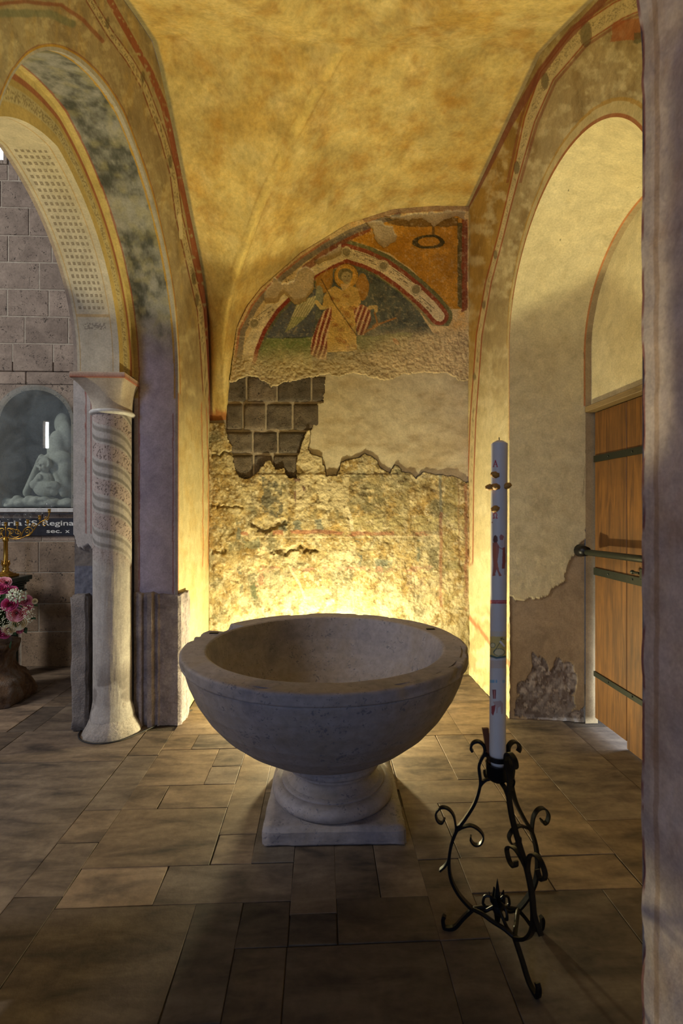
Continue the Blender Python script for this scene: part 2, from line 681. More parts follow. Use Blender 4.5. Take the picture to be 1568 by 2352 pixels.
def emit_mat(name, col, s):
    m, nt, b = new_mat(name)
    tc = N(nt, 'ShaderNodeTexCoord')
    n1 = noise_n(nt, tc.outputs['Object'], 3, 3)
    c = mixc(nt, n1, tuple(np.array(col) * .92), col)
    nt.links.new(c, b.inputs['Emission Color'])
    b.inputs['Emission Strength'].default_value = s
    b.inputs['Base Color'].default_value = (0.8, 0.85, 0.9, 1)
    return m


M['sky_window'] = emit_mat('daylit_window_glass', (0.80, 0.90, 1.0), 9.0)
M['slit_window'] = emit_mat('bright_slit_window_glass', (0.92, 0.96, 1.0), 26.0)

# ================================================================== the place: main dimensions (metres)
YB, XL, XR = 4.45, -1.015, 1.36          # back wall, left wall face, right wall face
YV, YN = 3.47, 1.52                    # jambs of the left arch, outer order
XI, YI, YIN = -1.32, 3.22, 1.74        # inner order plane and its jambs
XE = -1.61                             # aisle side of the left wall
YC, XC = 2.95, 0.125                   # crown of the vault
Y0 = 1.30                              # front arch


def lerp(a, b, t):
    return a + (b - a) * t


G_X = [-1.02, -.87, -.855, -.843, -.772, -.68, -.553, -.193, .23, .656, 1.065, 1.4]
G_Z = [2.33, 2.34, 2.46, 2.60, 3.165, 3.36, 3.529, 3.857, 4.129, 4.281, 4.324, 4.33]
F_Y = [1.30, 1.45, 1.6, 2.0, 2.42, 2.706, 2.95, 3.068, 3.336, 3.78, 4.05, 4.2, 4.36, 4.42, 4.45]
F_Z = [3.00, 3.22, 3.42, 3.86, 4.08, 4.22, 4.33, 4.30, 4.12, 3.80, 3.62, 3.49, 3.28, 3.05, 2.36]
H_U = [0, .04, .1, .25, .5, .75, 1.0]
H_Z = [2.36, 2.72, 2.98, 3.42, 3.87, 4.14, 4.35]


def ceil_z(X, Y):
    X, Y = np.broadcast_arrays(np.asarray(X, float), np.asarray(Y, float))
    g = np.interp(X, G_X, G_Z)
    f = np.interp(Y, F_Y, F_Z)
    uY = np.clip((YB - Y) / (YB - YC), 0, 1)
    uX = np.clip((X - XL) / (XC - XL), 0, 1)
    hY = np.interp(uY, H_U, H_Z)
    hX = np.interp(uX, H_U, H_Z)
    xd = lerp(XL, XC, uY)
    tl = np.clip((X - XL) / np.maximum(xd - XL, 1e-4), 0, 1)
    left = lerp(f, hY, tl)
    yd = lerp(YB, YC, uX)
    tb = np.clip((YB - Y) / np.maximum(YB - yd, 1e-4), 0, 1)
    back = lerp(g, hX, tb)
    far = np.where(uX < uY, left, back)
    gn = 2.6 + 1.68 * np.sqrt(np.clip(1 - ((X - .18) / 1.19) ** 2, 0, 1))
    near = np.maximum(f, gn)
    # far and near halves meet along the crown line
    crown = np.where(X < XC, lerp(np.interp(YC, F_Y, F_Z), 4.35, np.clip((X - XL) / (XC - XL), 0, 1)), 4.35)
    near = near + (crown - np.interp(YC, F_Y, F_Z)) * np.clip((Y - 1.6) / (YC - 1.6), 0, 1)
    return np.where(Y > YC, far, near)


def mottled(pt, P, cols, seed):
    """ochre clouds of old limewash"""
    for k, (c, sc, lo, hi, a) in enumerate(cols):
        n = fbm(P, sc * 1.15, 6, seed + 13 * k, 0.62)
        pt.put(ss(lo - .09, hi + .11, n), c, a)


# ------------------------------------------------------------------ ceiling: groin vault
nx, ny = 330, 430
xs = np.linspace(XL, XR, nx); ys = np.linspace(Y0, YB, ny)
X, Y = np.meshgrid(xs, ys)
Z = ceil_z(X, Y)
# soften the creases a little, keep the edges
for _ in range(3):
    Zs = Z.copy()
    Zs[1:-1, 1:-1] = (Z[1:-1, 1:-1] * 2 + Z[:-2, 1:-1] + Z[2:, 1:-1] + Z[1:-1, :-2] + Z[1:-1, 2:]) / 6
    Z = Zs
P = np.stack([X, Y, Z], -1)
ed = np.minimum(np.minimum(X - XL, XR - X), YB - Y)
P[..., 2] += (fbm(P, 3.0, 4, 3) - .5) * 0.05 * ss(0, .15, ed)
pt = Paint(proj(P), (222, 198, 128), 2)
mottled(pt, P, [((226, 202, 132), 2.2, .46, .62, .75), ((192, 148, 60), 2.9, .50, .63, .65), ((150, 126, 74), 1.6, .52, .68, .55),
                ((178, 126, 46), 6.0, .52, .64, .55), ((234, 214, 154), 6.0, .55, .66, .50), ((162, 142, 88), 12.0, .55, .66, .34), ((200, 164, 82), 22.0, .54, .64, .30)], 40)
u_ = np.clip((YB - Y) / (YB - YC), 0, 1)
dg = np.abs(X - lerp(XL, XC, u_))
wear = fbm(P, 9, 4, 77)
pt.put((1 - ss(.012, .055, dg)) * (u_ < .98) * ss(.3, .55, wear), (232, 204, 122), .65)  # crease highlight painted along the groin, darker line beside it
pt.put((1 - ss(0, .012, np.abs(dg - .05))) * (u_ < .98) * ss(.35, .55, wear), (168, 132, 56), .5)
dl = (X - XL)
zb = P[..., 2]
pt.put((1 - ss(.02, .035, dl)) * (Y > 1.6), (128, 124, 102), .8)
pt.put(1 - ss(.02, .035, XR - X), (124, 112, 92), .75)
pt.put((1 - ss(.02, .035, YB - Y)) * (X > -.84), (120, 124, 96), .8)
pt.put((zb < 2.42) & (X < -.84), (172, 92, 52), .7)
ceil_o = grid('ceiling', P, M['vault'], None, pt.c)
tag(ceil_o, 'ochre and yellow limewashed groin vault over the font', 'vault', kind='structure')


# ------------------------------------------------------------------ arches
def pointed(yf, yn, zs, za, n=46, m=60, z0=0.0, skew=0.0):
    ya = (yf + yn) / 2 + skew
    out = [(yf, z0 + (zs - z0) * i / n) for i in range(n)]
    def arc(y_end):
        hs = abs(y_end - ya); rise = za - zs
        e = (rise * rise - hs * hs) / (2 * hs)
        Rr = hs + e
        sg = 1 if y_end > ya else -1
        c = ya - sg * e
        a1 = math.acos(max(-1, min(1, e / Rr)))
        return [(c + sg * Rr * math.cos(a1 * i / m), zs + Rr * math.sin(a1 * i / m)) for i in range(m + 1)]
    out += arc(yf)
    out += arc(yn)[::-1][1:]
    out += [(yn, zs - (zs - z0) * (i + 1) / n) for i in range(n)]
    return np.array(out)


def roundarch(yf, yn, zs, za, n=46, m=60, z0=0.0):
    yc = (yf + yn) / 2; r = (yf - yn) / 2
    out = [(yf, z0 + (zs - z0) * i / n) for i in range(n)]
    out += [(yc + r * math.cos(math.pi * i / (2 * m)), zs + (za - zs) * math.sin(math.pi * i / (2 * m))) for i in range(2 * m + 1)]
    out += [(yn, zs - (zs - z0) * (i + 1) / n) for i in range(n)]
    return np.array(out)


def at_x(c, x):
    return np.concatenate([np.full((len(c), 1), x), c], 1)


def resample(c, n):
    d = np.r_[0, np.cumsum(np.linalg.norm(np.diff(c, axis=0), axis=1))]
    s = np.linspace(0, d[-1], n)
    return np.stack([np.interp(s, d, c[:, k]) for k in range(c.shape[1])], 1)


def loft(A, B, nt, ns=None):
    if ns:
        A, B = resample(A, ns), resample(B, ns)
    t = np.linspace(0, 1, nt)[None, :, None]
    return A[:, None, :] * (1 - t) + B[:, None, :] * t


# ------------------------------------------------------------------ wall_left: pier, arch of two orders, painted face
CO = pointed(YV, YN, 2.45, 3.52)
CI = pointed(YI, YIN, 2.46, 3.33, z0=2.40)
wall_left = empty('wall_left', (XL, 2.4, 0), 'painted left wall with a tall pointed arch of two recessed orders', 'wall', kind='structure')

# face towards the font bay: strips between the arch edge and the vault edge
nj, na = 46, 121
zz = np.linspace(0, 2.36, nj)
Vv = [(YB, z) for z in zz[:-1]]
yy = np.linspace(YB, Y0, na)
yv_ = YB - (YB - Y0) * (np.linspace(0, 1, na) ** 1.25)
Vv += [(y, float(ceil_z(XL, y))) for y in yv_]
Vv += [(Y0, z) for z in np.linspace(float(ceil_z(XL, Y0)), 0, nj + 1)[1:]]
Vv = np.array(Vv)
A = at_x(CO, XL); B = at_x(Vv, XL)
k = min(len(A), len(B)); A, B = A[:k], B[:k]
# finer along the length
tt = np.linspace(0, k - 1, 760)
A = np.stack([np.interp(tt, np.arange(k), A[:, c]) for c in range(3)], 1)
B = np.stack([np.interp(tt, np.arange(k), B[:, c]) for c in range(3)], 1)
P = loft(A, B, 120)
P[..., 0] += (fbm(P, 4, 4, 11) - .5) * .012 * np.minimum(1, np.linspace(0, 1, 120) * 12)[None, :]
px = proj(P)
pt = Paint(px, (160, 142, 108), 5)
mottled(pt, P, [((186, 172, 132), 3.0, .48, .62, .6), ((136, 114, 78), 4.0, .5, .64, .5), ((110, 92, 64), 7, .55, .66, .4)], 90)
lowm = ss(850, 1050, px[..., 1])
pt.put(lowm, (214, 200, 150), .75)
pt.noise((188, 158, 94), .035, .54, .62, .45, 3, 4, (2.2, .5))
pt.noise((222, 208, 164), .05, .56, .66, .35, 6, 4)
red = [(252, 0), (298, 83), (345, 166), (375, 239), (398, 332), (415, 415), (434, 497), (451, 597), (468, 696), (476, 783), (483, 872), (487, 960)]
scr = [(206, 0), (252, 76), (298, 139), (332, 199), (375, 315), (398, 398), (411, 497), (438, 613), (461, 713), (468, 800), (474, 900)]
wear = fbm(px, .12, 4, 61)
gone = ss(.28, .38, wear)
d = d_line(px, red)
pt.put((1 - ss(6.5, 8, d)) * gone, (150, 76, 52), .85)
pt.put((1 - ss(1.0, 2, np.abs(d - 9.5))) * gone, (176, 160, 120), .8)
d = d_line(px, scr)
pt.put((1 - ss(5, 6.5, d)) * gone, (196, 180, 138), .8)
pt.put((d < 4) & (vnoise(px * .55, 4) > .62), (110, 92, 64), .7)
pt.put((1 - ss(.8, 1.8, np.abs(d - 8))) * gone, (122, 54, 40), .8)
for cx, cy in ((247, 52), (328, 178), (391, 372), (445, 640), (452, 690)):
    pt.ell(cx, cy, 4, 12, (104, 92, 66), .8); pt.ell(cx, cy, 5.5, 15, (80, 66, 48), .5, ring=.2)
pt.line([(0, 30), (110, 31), (165, 55)], 18, (106, 118, 92), .6, 3, 6)
pt.line([(-60, 12), (60, 4), (140, 12), (190, 45), (235, 95)], 9, (140, 70, 48), .7, 2, 3)
dC = np.linalg.norm(P - P[:, :1, :], axis=-1)
up = P[..., 2] > 2.35
pt.put((dC < .035) & up, (176, 170, 158), .9)
pt.put((dC > .035) & (dC < .055) & up, (190, 146, 50), .85)
pt.put((dC > .055) & (dC < .068) & up, (140, 76, 56), .6)
pt.put((dC < .02) & ~up, (150, 60, 52), .6)
for x_ in (466, 478):
    pt.line([(x_ - 3, 930), (x_, 1100), (x_, 1300)], 2.5, (186, 110, 62), .7, 2)
pt.line([(412, 495), (417, 545)], 9, (214, 200, 160), 1, 2)
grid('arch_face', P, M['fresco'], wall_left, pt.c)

# soffit of the outer order
P = loft(at_x(CO, XL), at_x(CO, XI), 70, 620)
P += (fbm(P, 5, 4, 21) - .5)[..., None] * .008 * np.minimum(1, np.minimum(np.linspace(0, 1, 70), np.linspace(1, 0, 70)) * 15)[None, :, None]
px = proj(P)
pt = Paint(px, (188, 181, 202), 7)
mottled(pt, P, [((200, 192, 206), 5, .5, .62, .5), ((164, 156, 178), 6, .52, .64, .5)], 120)
hi = ss(2.5, 2.9, P[..., 2])
nn = fbm(P, 9, 7, 140, .65)
pt.put(hi, (120, 122, 98), .7)
pt.put(hi * ss(.36, .66, nn), (50, 52, 46), .85)
pt.put(hi * ss(.45, .7, fbm(P, 18, 5, 150)), (158, 150, 116), .45)
tx = (XL - P[..., 0]) / (XL - XI)
pt.put((tx < .06) , (172, 164, 154), .8)
pt.put((tx > .06) & (tx < .10) & (P[..., 2] > 2.3), (186, 144, 50), .8)
pt.put((tx > .9) & (P[..., 2] > 2.3), (196, 172, 104), .8)
pt.put((tx > .87) & (tx < .9), (150, 84, 58), .7)
pt.put((tx > .10) & (tx < .13) & (P[..., 2] < 2.2), (148, 76, 58), .6)
grid('outer_soffit', P, M['fresco'], wall_left, pt.c, flip=True)

# face of the inner order
COc = CO[(CO[:, 1] >= 2.40)]
P = loft(at_x(resample(COc, 620), XI), at_x(resample(CI, 620), XI), 30)
px = proj(P)
pt = Paint(px, (190, 174, 130), 9)
s_ = np.broadcast_to(np.linspace(0, 1, 30)[None, :], P.shape[:2])
pt.put((s_ < .16), (204, 184, 124), 1)
pt.put((s_ > .16) & (s_ < .30), (158, 84, 54), .85)
pt.put((s_ > .30) & (s_ < .42), (180, 152, 84), .8)
pt.put((s_ > .45) & (s_ < .72) & (vnoise(px * .5, 8) > .55), (118, 100, 66), .6)
pt.put((s_ > .74), (186, 158, 88), .7)
grid('inner_order_face', P, M['fresco'], wall_left, pt.c)

# soffit of the inner order with its painted grid of little squares
P = loft(at_x(CI, XI), at_x(CI, XE), 90, 900)
L = np.r_[0, np.cumsum(np.linalg.norm(np.diff(P[:, 0], axis=0), axis=1))]
pt = Paint(proj(P), (196, 184, 160), 11)
mottled(pt, P, [((212, 200, 174), 5, .5, .62, .5), ((176, 160, 132), 7, .52, .64, .5)], 160)
sL = np.broadcast_to(L[:, None], P.shape[:2]); tx = (XI - P[..., 0]) / (XI - XE)
zone = (P[..., 2] > 2.78) & (P[..., 1] > 2.5) & (tx > .2) & (tx < .8)
a = (tx - .2) / .6 * 6; b = sL / .036
ia, ib = a % 1, b % 1
sq = zone & (ia > .25) & (ia < .78) & (ib > .25) & (ib < .75)
inn = zone & (ia > .42) & (ia < .62) & (ib > .42) & (ib < .6)
keep = vnoise(np.stack([np.floor(a), np.floor(b)], -1) + .5, 3) > .12
pt.put(sq & keep, (118, 102, 84), .75); pt.put(inn & keep, (176, 160, 134), .8)
frame = ((np.abs(tx - .14) < .015) | (np.abs(tx - .86) < .015)) & (P[..., 2] > 2.42)
pt.put(frame, (186, 152, 96), .7)
pt.put((np.abs(P[..., 2] - 2.76) < .008) & (tx > .14) & (tx < .86), (186, 152, 96), .7)
pt.put((tx > .25) & (tx < .75) & (np.abs(P[..., 2] - 2.70) < .02) & (vnoise(proj(P) * .4, 5) > .5), (120, 108, 96), .6)
pt.put((tx > .93), (150, 128, 120), .6)
grid('inner_soffit', P, M['fresco'], wall_left, pt.c, flip=True)

# jamb behind the engaged column, painted with two red lines, broken off below
zs_ = np.linspace(0, 2.41, 300); xs_ = np.linspace(XI, -1.715, 60)
X, Z = np.meshgrid(xs_, zs_)
P = np.stack([X, np.full_like(X, 3.42), Z], -1)
px = proj(P)
edge = 1248 + 46 * (fbm(px[..., :1] * np.array([1.0, 0]), .09, 4, 3) - .5) + (px[..., 0] - 186) * .6
plas = px[..., 1] < edge
P[..., 1] += np.where(plas, 0, .018) + (fbm(P, 30, 4, 5) - .5) * np.where(plas, .002, .016)
pt = Paint(px, (190, 180, 170), 13)
mottled(pt, P, [((206, 196, 184), 6, .5, .62, .5)], 180)
pt.line([(197, 870), (197, 1225)], 3, (156, 78, 62), .8, 1)
pt.line([(209, 870), (209, 1225)], 3, (150, 66, 54), .8, 1)
pt.put(~plas, (122, 112, 104), 1)
pt.put(~plas & (px[..., 1] > 1300), (112, 112, 122), .9)
grid('jamb', P, M['fresco'], wall_left, pt.c)
mb = MB()
mb.box(-1.717, XE + .1, 3.445, 4.79, 0, 2.41); mb.box(XE - .004, XE + .1, YI + .002, 4.79, 2.41, 2.6); mb.box(XE - .004, XE + .1, YI + .16, 4.79, 2.6, 5.6)
mb.box(XE, XI, YIN - .22, YIN, 0, 2.42)
mb.build('aisle_face', M['mortar'], wall_left)
mb = MB(); mb.box(XE, XL - .02, YI + .3, 4.5, 3.56, 5.6)
mb.build('upper_wall', M['mortar'], wall_left)


# rough stones at the foot of the pier
def rough_block(name, x0, x1, y0, y1, z0, z1, mat, parent, amp=.01, seg=14, seed=0, sc=9):
    bm = bmesh.new()
    bmesh.ops.create_cube(bm, size=1, matrix=Matrix.Translation(((x0 + x1) / 2, (y0 + y1) / 2, (z0 + z1) / 2)) @ Matrix.Diagonal((x1 - x0, y1 - y0, z1 - z0, 1)))
    bmesh.ops.bevel(bm, geom=list(bm.edges), offset=min(x1 - x0, y1 - y0, z1 - z0) * .12, segments=2, affect='EDGES')
    bmesh.ops.subdivide_edges(bm, edges=[e for e in bm.edges if e.calc_length() > .05], cuts=seg, use_grid_fill=True)
    for v in bm.verts:
        q = v.co * sc + Vector((seed * 3.1, 0, 0))
        n = Vector((mnoise.fractal(q, 1, 2, 4), mnoise.fractal(q + Vector((9, 9, 9)), 1, 2, 4), mnoise.fractal(q + Vector((19, 3, 7)), 1, 2, 4)))
        v.co += n * amp
    bm.verts.index_update()
    m = MB(); m.add([v.co for v in bm.verts], [[v.index for v in f.verts] for f in bm.faces]); bm.free()
    return m.build(name, mat, parent, True)


rough_block('foot_stone', -1.71, -1.60, 3.37, 3.53, 0, .93, M['roughstone'], wall_left, .012, 12, 3)

# carved stone dado of the pier: mouldings run vertically
prof = [(XI + .02, 3.43), (XI + .02, 3.405), (-1.262, 3.405), (-1.258, 3.385), (-1.238, 3.385), (-1.232, 3.41), (-1.205, 3.41), (-1.195, 3.375), (-1.165, 3.375), (-1.155, 3.41), (-1.142, 3.41),
        (-1.136, 3.398), (-1.126, 3.398), (-1.12, 3.41), (-.995, 3.405), (-.972, 3.42), (-.968, 3.50), (-.976, 3.515), (-.966, 3.53), (-.972, 3.63), (XL, 3.64)]
pr = resample(np.array(prof), 150)
zs_ = np.linspace(0, .925, 110)
pr = pr + np.array([-.015, .04])
P = np.stack([np.broadcast_to(pr[None, :, 0], (110, 150)), np.broadcast_to(pr[None, :, 1], (110, 150)), np.broadcast_to(zs_[:, None], (110, 150))], -1).copy()
n = fbm(P, 14, 5, 31) - .5
P[..., 1] -= n * .022 * (pr[None, :, 1] < 3.46); P[..., 0] += n * .03 * (pr[None, :, 1] > 3.46)
P[..., 2] += (zs_[:, None] / .925) ** 8 * (fbm(P[..., :2], 14, 3, 9) - .5) * .05
top = P[-1].copy(); top2 = top.copy(); top2[:, 1] = np.maximum(top2[:, 1], 3.49); top2[:, 0] = np.minimum(top2[:, 0], XL)
P = np.concatenate([P, top2[None]], 0)
pt = Paint(proj(P), (160, 150, 152), 15)
mottled(pt, P, [((190, 178, 172), 12, .5, .62, .7), ((130, 118, 120), 9, .52, .64, .6)], 200)
grid('carved_dado', P, M['fresco_rough'], wall_left, pt.c)

# ------------------------------------------------------------------ wall_right with the deep door niche
CR = roundarch(3.45, 1.88, 2.68, 3.50)
CRb = roundarch(3.355, 2.06, 2.62, 3.33)
XD = 1.87
wall_right = empty('wall_right', (XR, 2.6, 0), 'painted right wall with a deep round-arched door niche', 'wall', kind='structure')
nj, na = 46, 121
Vv = [(YB, z) for z in np.linspace(0, float(ceil_z(XR, YB)), nj + 1)[:-1]]
yv_ = YB - (YB - Y0) * (np.linspace(0, 1, na))
Vv += [(y, float(ceil_z(XR, y))) for y in yv_]
Vv += [(Y0, z) for z in np.linspace(float(ceil_z(XR, Y0)), 0, nj + 1)[1:]]
A = at_x(CR, XR); B = at_x(np.array(Vv), XR)
k = min(len(A), len(B)); A, B = A[:k], B[:k]
tt = np.linspace(0, k - 1, 760)
A = np.stack([np.interp(tt, np.arange(k), A[:, c]) for c in range(3)], 1)
B = np.stack([np.interp(tt, np.arange(k), B[:, c]) for c in range(3)], 1)
P = loft(A, B, 150)
t_ = np.linspace(0, 1, 150)
P[..., 0] += (fbm(P, 4, 4, 41) - .5) * .012 * np.minimum(1, t_ * 12)[None, :]
px = proj(P)
low = ss(1330, 1420, px[..., 1] + 60 * (fbm(px, .03, 3, 4) - .5))
P[..., 0] += low * (fbm(P, 25, 4, 45) - .4) * .014
pt = Paint(px, (168, 148, 104), 17)
mottled(pt, P, [((206, 184, 128), 3.0, .48, .62, .5), ((146, 118, 68), 4.0, .5, .64, .5)], 220)
inner = [(1168, 1700), (1168, 900), (1176, 720), (1195, 600), (1230, 470), (1290, 350), (1400, 240), (1520, 240), (1600, 300), (1600, -200), (1420, 20), (1330, 80), (1250, 180), (1215, 270), (1185, 390), (1150, 540), (1121, 650), (1100, 760), (1086, 1000), (1080, 1280), (1080, 1700)]
pt.poly(inner, (176, 158, 118), .8, 1)
pt.poly([(1080, 480), (1168, 300), (1230, 200), (1215, 270), (1185, 390), (1150, 540), (1121, 650), (1100, 760), (1086, 1000), (1074, 1100)], (178, 138, 56), .75, 3)
pt.noise((128, 100, 54), .02, .52, .66, .55, 7, 4, (2, .6))
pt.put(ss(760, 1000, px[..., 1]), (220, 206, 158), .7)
pt.noise((226, 214, 172), .04, .55, .66, .5, 3)
scr = [(1079, 1290), (1081, 1100), (1086, 960), (1100, 770), (1121, 650), (1150, 540), (1187, 390), (1216, 275), (1256, 175), (1330, 84), (1420, 24), (1520, -20)]
wv = 4.5 + 14 * ss(500, 0, px[..., 1])
d = d_line(px, scr)
pt.put((1 - ss(wv - .8, wv + .8, d)), (206, 188, 142), .85)
pt.put((d < wv * .6) & (vnoise(px * .6, 14) > .66), (120, 104, 72), .6)
pt.put((1 - ss(.7, 2.0, np.abs(d - wv - 2))), (158, 74, 44), .85)
pt.put((px[..., 1] < 420) * (1 - ss(2, 4, np.abs(d - wv - 9))), (130, 60, 44), .6)
for cx, cy, r in ((1186, 385, 7), (1137, 585, 5), (1110, 700, 4.5), (1089, 865, 4), (1251, 186, 9), (1345, 78, 14)):
    pt.ell(cx, cy, r * .8, r * 1.8, (120, 108, 78), .85); pt.ell(cx, cy, r, r * 2.2, (96, 76, 52), .6, ring=.2)
red = [(1066, 482), (1112, 398), (1168, 288), (1232, 180), (1292, 98), (1385, 0), (1430, -50)]
d = d_line(px, red)
pt.put(1 - ss(7, 9, d), (134, 72, 56), .8)
pt.put((px[..., 0] < 1075) & (px[..., 1] < 1300), (150, 98, 62), .7)
pt.line([(1076, 1120), (1076, 1300)], 3, (196, 112, 60), .6, 1)
dC = np.linalg.norm(P - P[:, :1, :], axis=-1)
up = px[..., 1] < 1010
pt.put((dC < .02) & up, (172, 104, 62), .85)
pt.put((dC > .02) & (dC < .075) & up, (204, 186, 136), .8)
pt.put((dC > .075) & (dC < .095) & (px[..., 1] < 800), (186, 146, 66), .7)
pt.put(low * ss(.42, .55, fbm(px, .05, 4, 8)), (178, 158, 112), .8)
pt.line([(1080, 1420), (1120, 1470), (1170, 1530)], 9, (176, 92, 58), .7, 3)
pt.poly([(1408, 50), (1520, 30), (1520, 85), (1400, 95)], (168, 92, 52), .7, 3)
pt.poly([(1455, 75), (1520, 70), (1520, 98), (1455, 98)], (90, 92, 66), .7, 3)
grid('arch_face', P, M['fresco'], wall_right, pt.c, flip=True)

# jambs and vault of the niche
P = loft(at_x(CR, XR), at_x(CRb, XD), 150, 760)
px = proj(P)
oldpl = in_poly(px + np.stack([fbm(px, .06, 3, 3) - .5, fbm(px, .06, 3, 5) - .5], -1) * 18,
                [(1160, 1372), (1225, 1378), (1262, 1362), (1292, 1338), (1310, 1290), (1345, 1232), (1352, 1180), (1388, 1062), (1420, 1060), (1420, 1800), (1160, 1800)])
bare = in_poly(px + np.stack([fbm(px, .05, 4, 13) - .5, fbm(px, .05, 4, 15) - .5], -1) * 30,
               [(1185, 1650), (1190, 1580), (1215, 1560), (1225, 1500), (1250, 1515), (1270, 1540), (1300, 1515), (1325, 1525), (1322, 1640), (1385, 1610), (1385, 1690)])
n1 = fbm(P, 30, 4, 51) - .5
off = np.where(oldpl, .012, 0) + np.where(bare, .012 + n1 * .03, n1 * .003)
P[..., 1] += np.where(P[..., 1] > 2.7, off, 0)
pt = Paint(px, (212, 198, 156), 19)
mottled(pt, P, [((204, 189, 146), 3, .48, .64, .5), ((218, 206, 168), 5, .52, .66, .4), ((190, 170, 124), 12, .58, .68, .3)], 240)
pt.put(oldpl, (164, 142, 112), .9)
pt.put(oldpl * ss(.45, .7, fbm(px, .02, 5, 3)), (146, 126, 98), .5)
pt.put(bare, (140, 130, 122), .95)
pt.put(bare & (fbm(px, .08, 4, 77) > .53), (108, 94, 84), .8)
pt.put(bare & (fbm(px, .1, 4, 97) > .60), (184, 172, 156), .7)
pt.put((px[..., 1] > 1652) & (px[..., 0] > 1240) & (P[..., 1] > 2.9), (205, 196, 184), .7)  # daylight from under the door, painted as a pale jamb foot
tx = (P[..., 0] - XR) / (XD - XR)
pt.put((tx > .975) & (P[..., 2] > 2.25), (186, 112, 60), .85)
pt.ell(1350, 1262, 20, 14, (26, 24, 24), .9, 3)
for cx, cy in ((1305, 437), (1464, 432), (1321, 617), (1286, 551)):
    pt.ell(cx, cy, 1.6, 1.6, (70, 60, 44), .8)
crk = [(1338, 810), (1346, 860), (1342, 905), (1352, 950), (1350, 1000), (1345, 1060), (1338, 1140)]
pt.line(crk, 1.2, (120, 100, 70), .7, 4, .8)
grid('niche_reveal', P, M['fresco'], wall_right, pt.c, flip=True)

# tympanum wall above the door
XT = 1.91
zl = 2.245
cb = CRb[(CRb[:, 1] > zl)]
cb = np.concatenate([[(3.355, zl)], cb, [(2.06, zl)]])
mb = MB()
base = resample(np.array([(3.355, zl), (2.06, zl)]), 80)
arc = resample(cb, 80)
P = loft(at_x(base, XT), at_x(arc, XT), 60)
P[..., 0] += (fbm(P, 6, 4, 3) - .5) * .008
pt = Paint(proj(P), (214, 200, 158), 23)
mottled(pt, P, [((200, 184, 140), 4, .48, .64, .6), ((224, 212, 174), 6, .52, .66, .5)], 260)
grid('tympanum', P, M['fresco'], wall_right, pt.c)
# small rebate between niche and tympanum / door
P = loft(at_x(CRb, XD), at_x(CRb, XT + .05), 10, 400)
pt = Paint(proj(P), (176, 156, 120), 25)
mottled(pt, P, [((150, 128, 96), 8, .48, .64, .6)], 280)
grid('rebate', P, M['fresco'], wall_right, pt.c, flip=True)
mb = MB()
mb.box(1.86, XT + .045, 2.0, 3.35, 2.205, 2.245, .004)
mb.build('lintel', M['lintel_wood'], wall_right)

# ------------------------------------------------------------------ door
door = empty('door_1', (1.94, 2.6, 0), 'old varnished plank door with green iron straps in the right-hand niche', 'door', kind='structure')
edges_px = [1392, 1438.5, 1490.5]
ye = [onX(p, 1300, 1.925)[1] for p in edges_px]
ye = [3.335] + ye[1:] + [2.53, 2.31, 2.10]
for i in range(len(ye) - 1):
    mb = MB(); mb.box(1.925, 1.965, ye[i + 1] + .0025, ye[i] - .0025, (.05 if i == 0 else .005), 2.20, .003)
    p = mb.build('plank', M['door_wood'], door)
    c = (.92, 1.0, .85, .95, 1.0)[i % 5]; p.color = (c, c * .97, c * .92, 1)
for z0, hgt, z1 in ((1.872, .044, 1.872), (1.085, .05, 1.072), (.365, .034, .345)):
    mb = MB()
    mb.strap([(1.917, 3.325, z0), (1.917, 2.12, z1)], (0, 0, 1), hgt, .012)
    s = mb.build('iron_strap', M['green_iron'], door)
    mb = MB()
    for yy_ in (3.15, 2.9, 2.68, 2.4):
        mb.ball((1.91, yy_, z0), .007, 6, 4)
    mb.build('rivets', M['green_iron'], s)
mb = MB(); mb.box(1.885, 1.922, 2.55, 2.80, 1.10, 1.165, .004)
lk = mb.build('lock_box', M['green_iron'], door)
mb = MB(); mb.tube([(1.888, 2.80, 1.135), (1.888, 2.86, 1.135)], .008); mb.ball((1.888, 2.865, 1.135), .013)
mb.build('bolt', M['green_iron'], lk)

bar = empty('door_bar', (1.83, 2.6, 1.24), 'green iron bar locked across the plank door', 'bar')
mb = MB(); mb.tube([(1.80, 3.30, 1.225), (1.80, 2.05, 1.245)], .021, 12)
mb.build('rod', M['green_iron'], bar, True)
mb = MB(); mb.tube([(1.80, 3.30, 1.232), (1.80, 3.21, 1.232)], [.045, .03], 14)
mb.build('socket', M['iron'], bar, True)

# ------------------------------------------------------------------ wall_near: front pier and arch (we look through it)
CF = pointed(.885, -.985, 2.72, 3.95, 46, 60)      # here the first coordinate is X
CFx = np.concatenate([CF[:, :1], np.zeros((len(CF), 1)), CF[:, 1:]], 1)
wall_near = empty('wall_near', (.885, 1.15, 0), 'greyish painted pier with red edge line at the right picture edge', 'pier', kind='structure')
A = CFx.copy(); A[:, 1] = Y0; B = CFx.copy(); B[:, 1] = Y0 - .34
P = loft(A, B, 90, 560)
n = fbm(P, 10, 4, 61) - .5
P[..., 0] += n * .014
P[..., 0] += np.where(P[..., 2] < .04, .01, 0)
px = proj(P)
pt = Paint(px, (188, 170, 164), 29)
mottled(pt, P, [((204, 188, 180), 4, .48, .62, .6), ((160, 142, 138), 6, .5, .64, .6), ((150, 112, 84), 9, .58, .68, .35)], 300)
ty = (Y0 - P[..., 1]) / .34
pt.put((ty < .028) * ss(.4, .5, fbm(P, 14, 3, 4)), (120, 52, 48), .8)
pt.put((ty > .03) & (ty < .10), (172, 160, 156), .5)
pt.put((ty > .14) & (ty < .2), (150, 116, 84), .5)
grid('arch_soffit', P, M['fresco'], wall_near, pt.c)
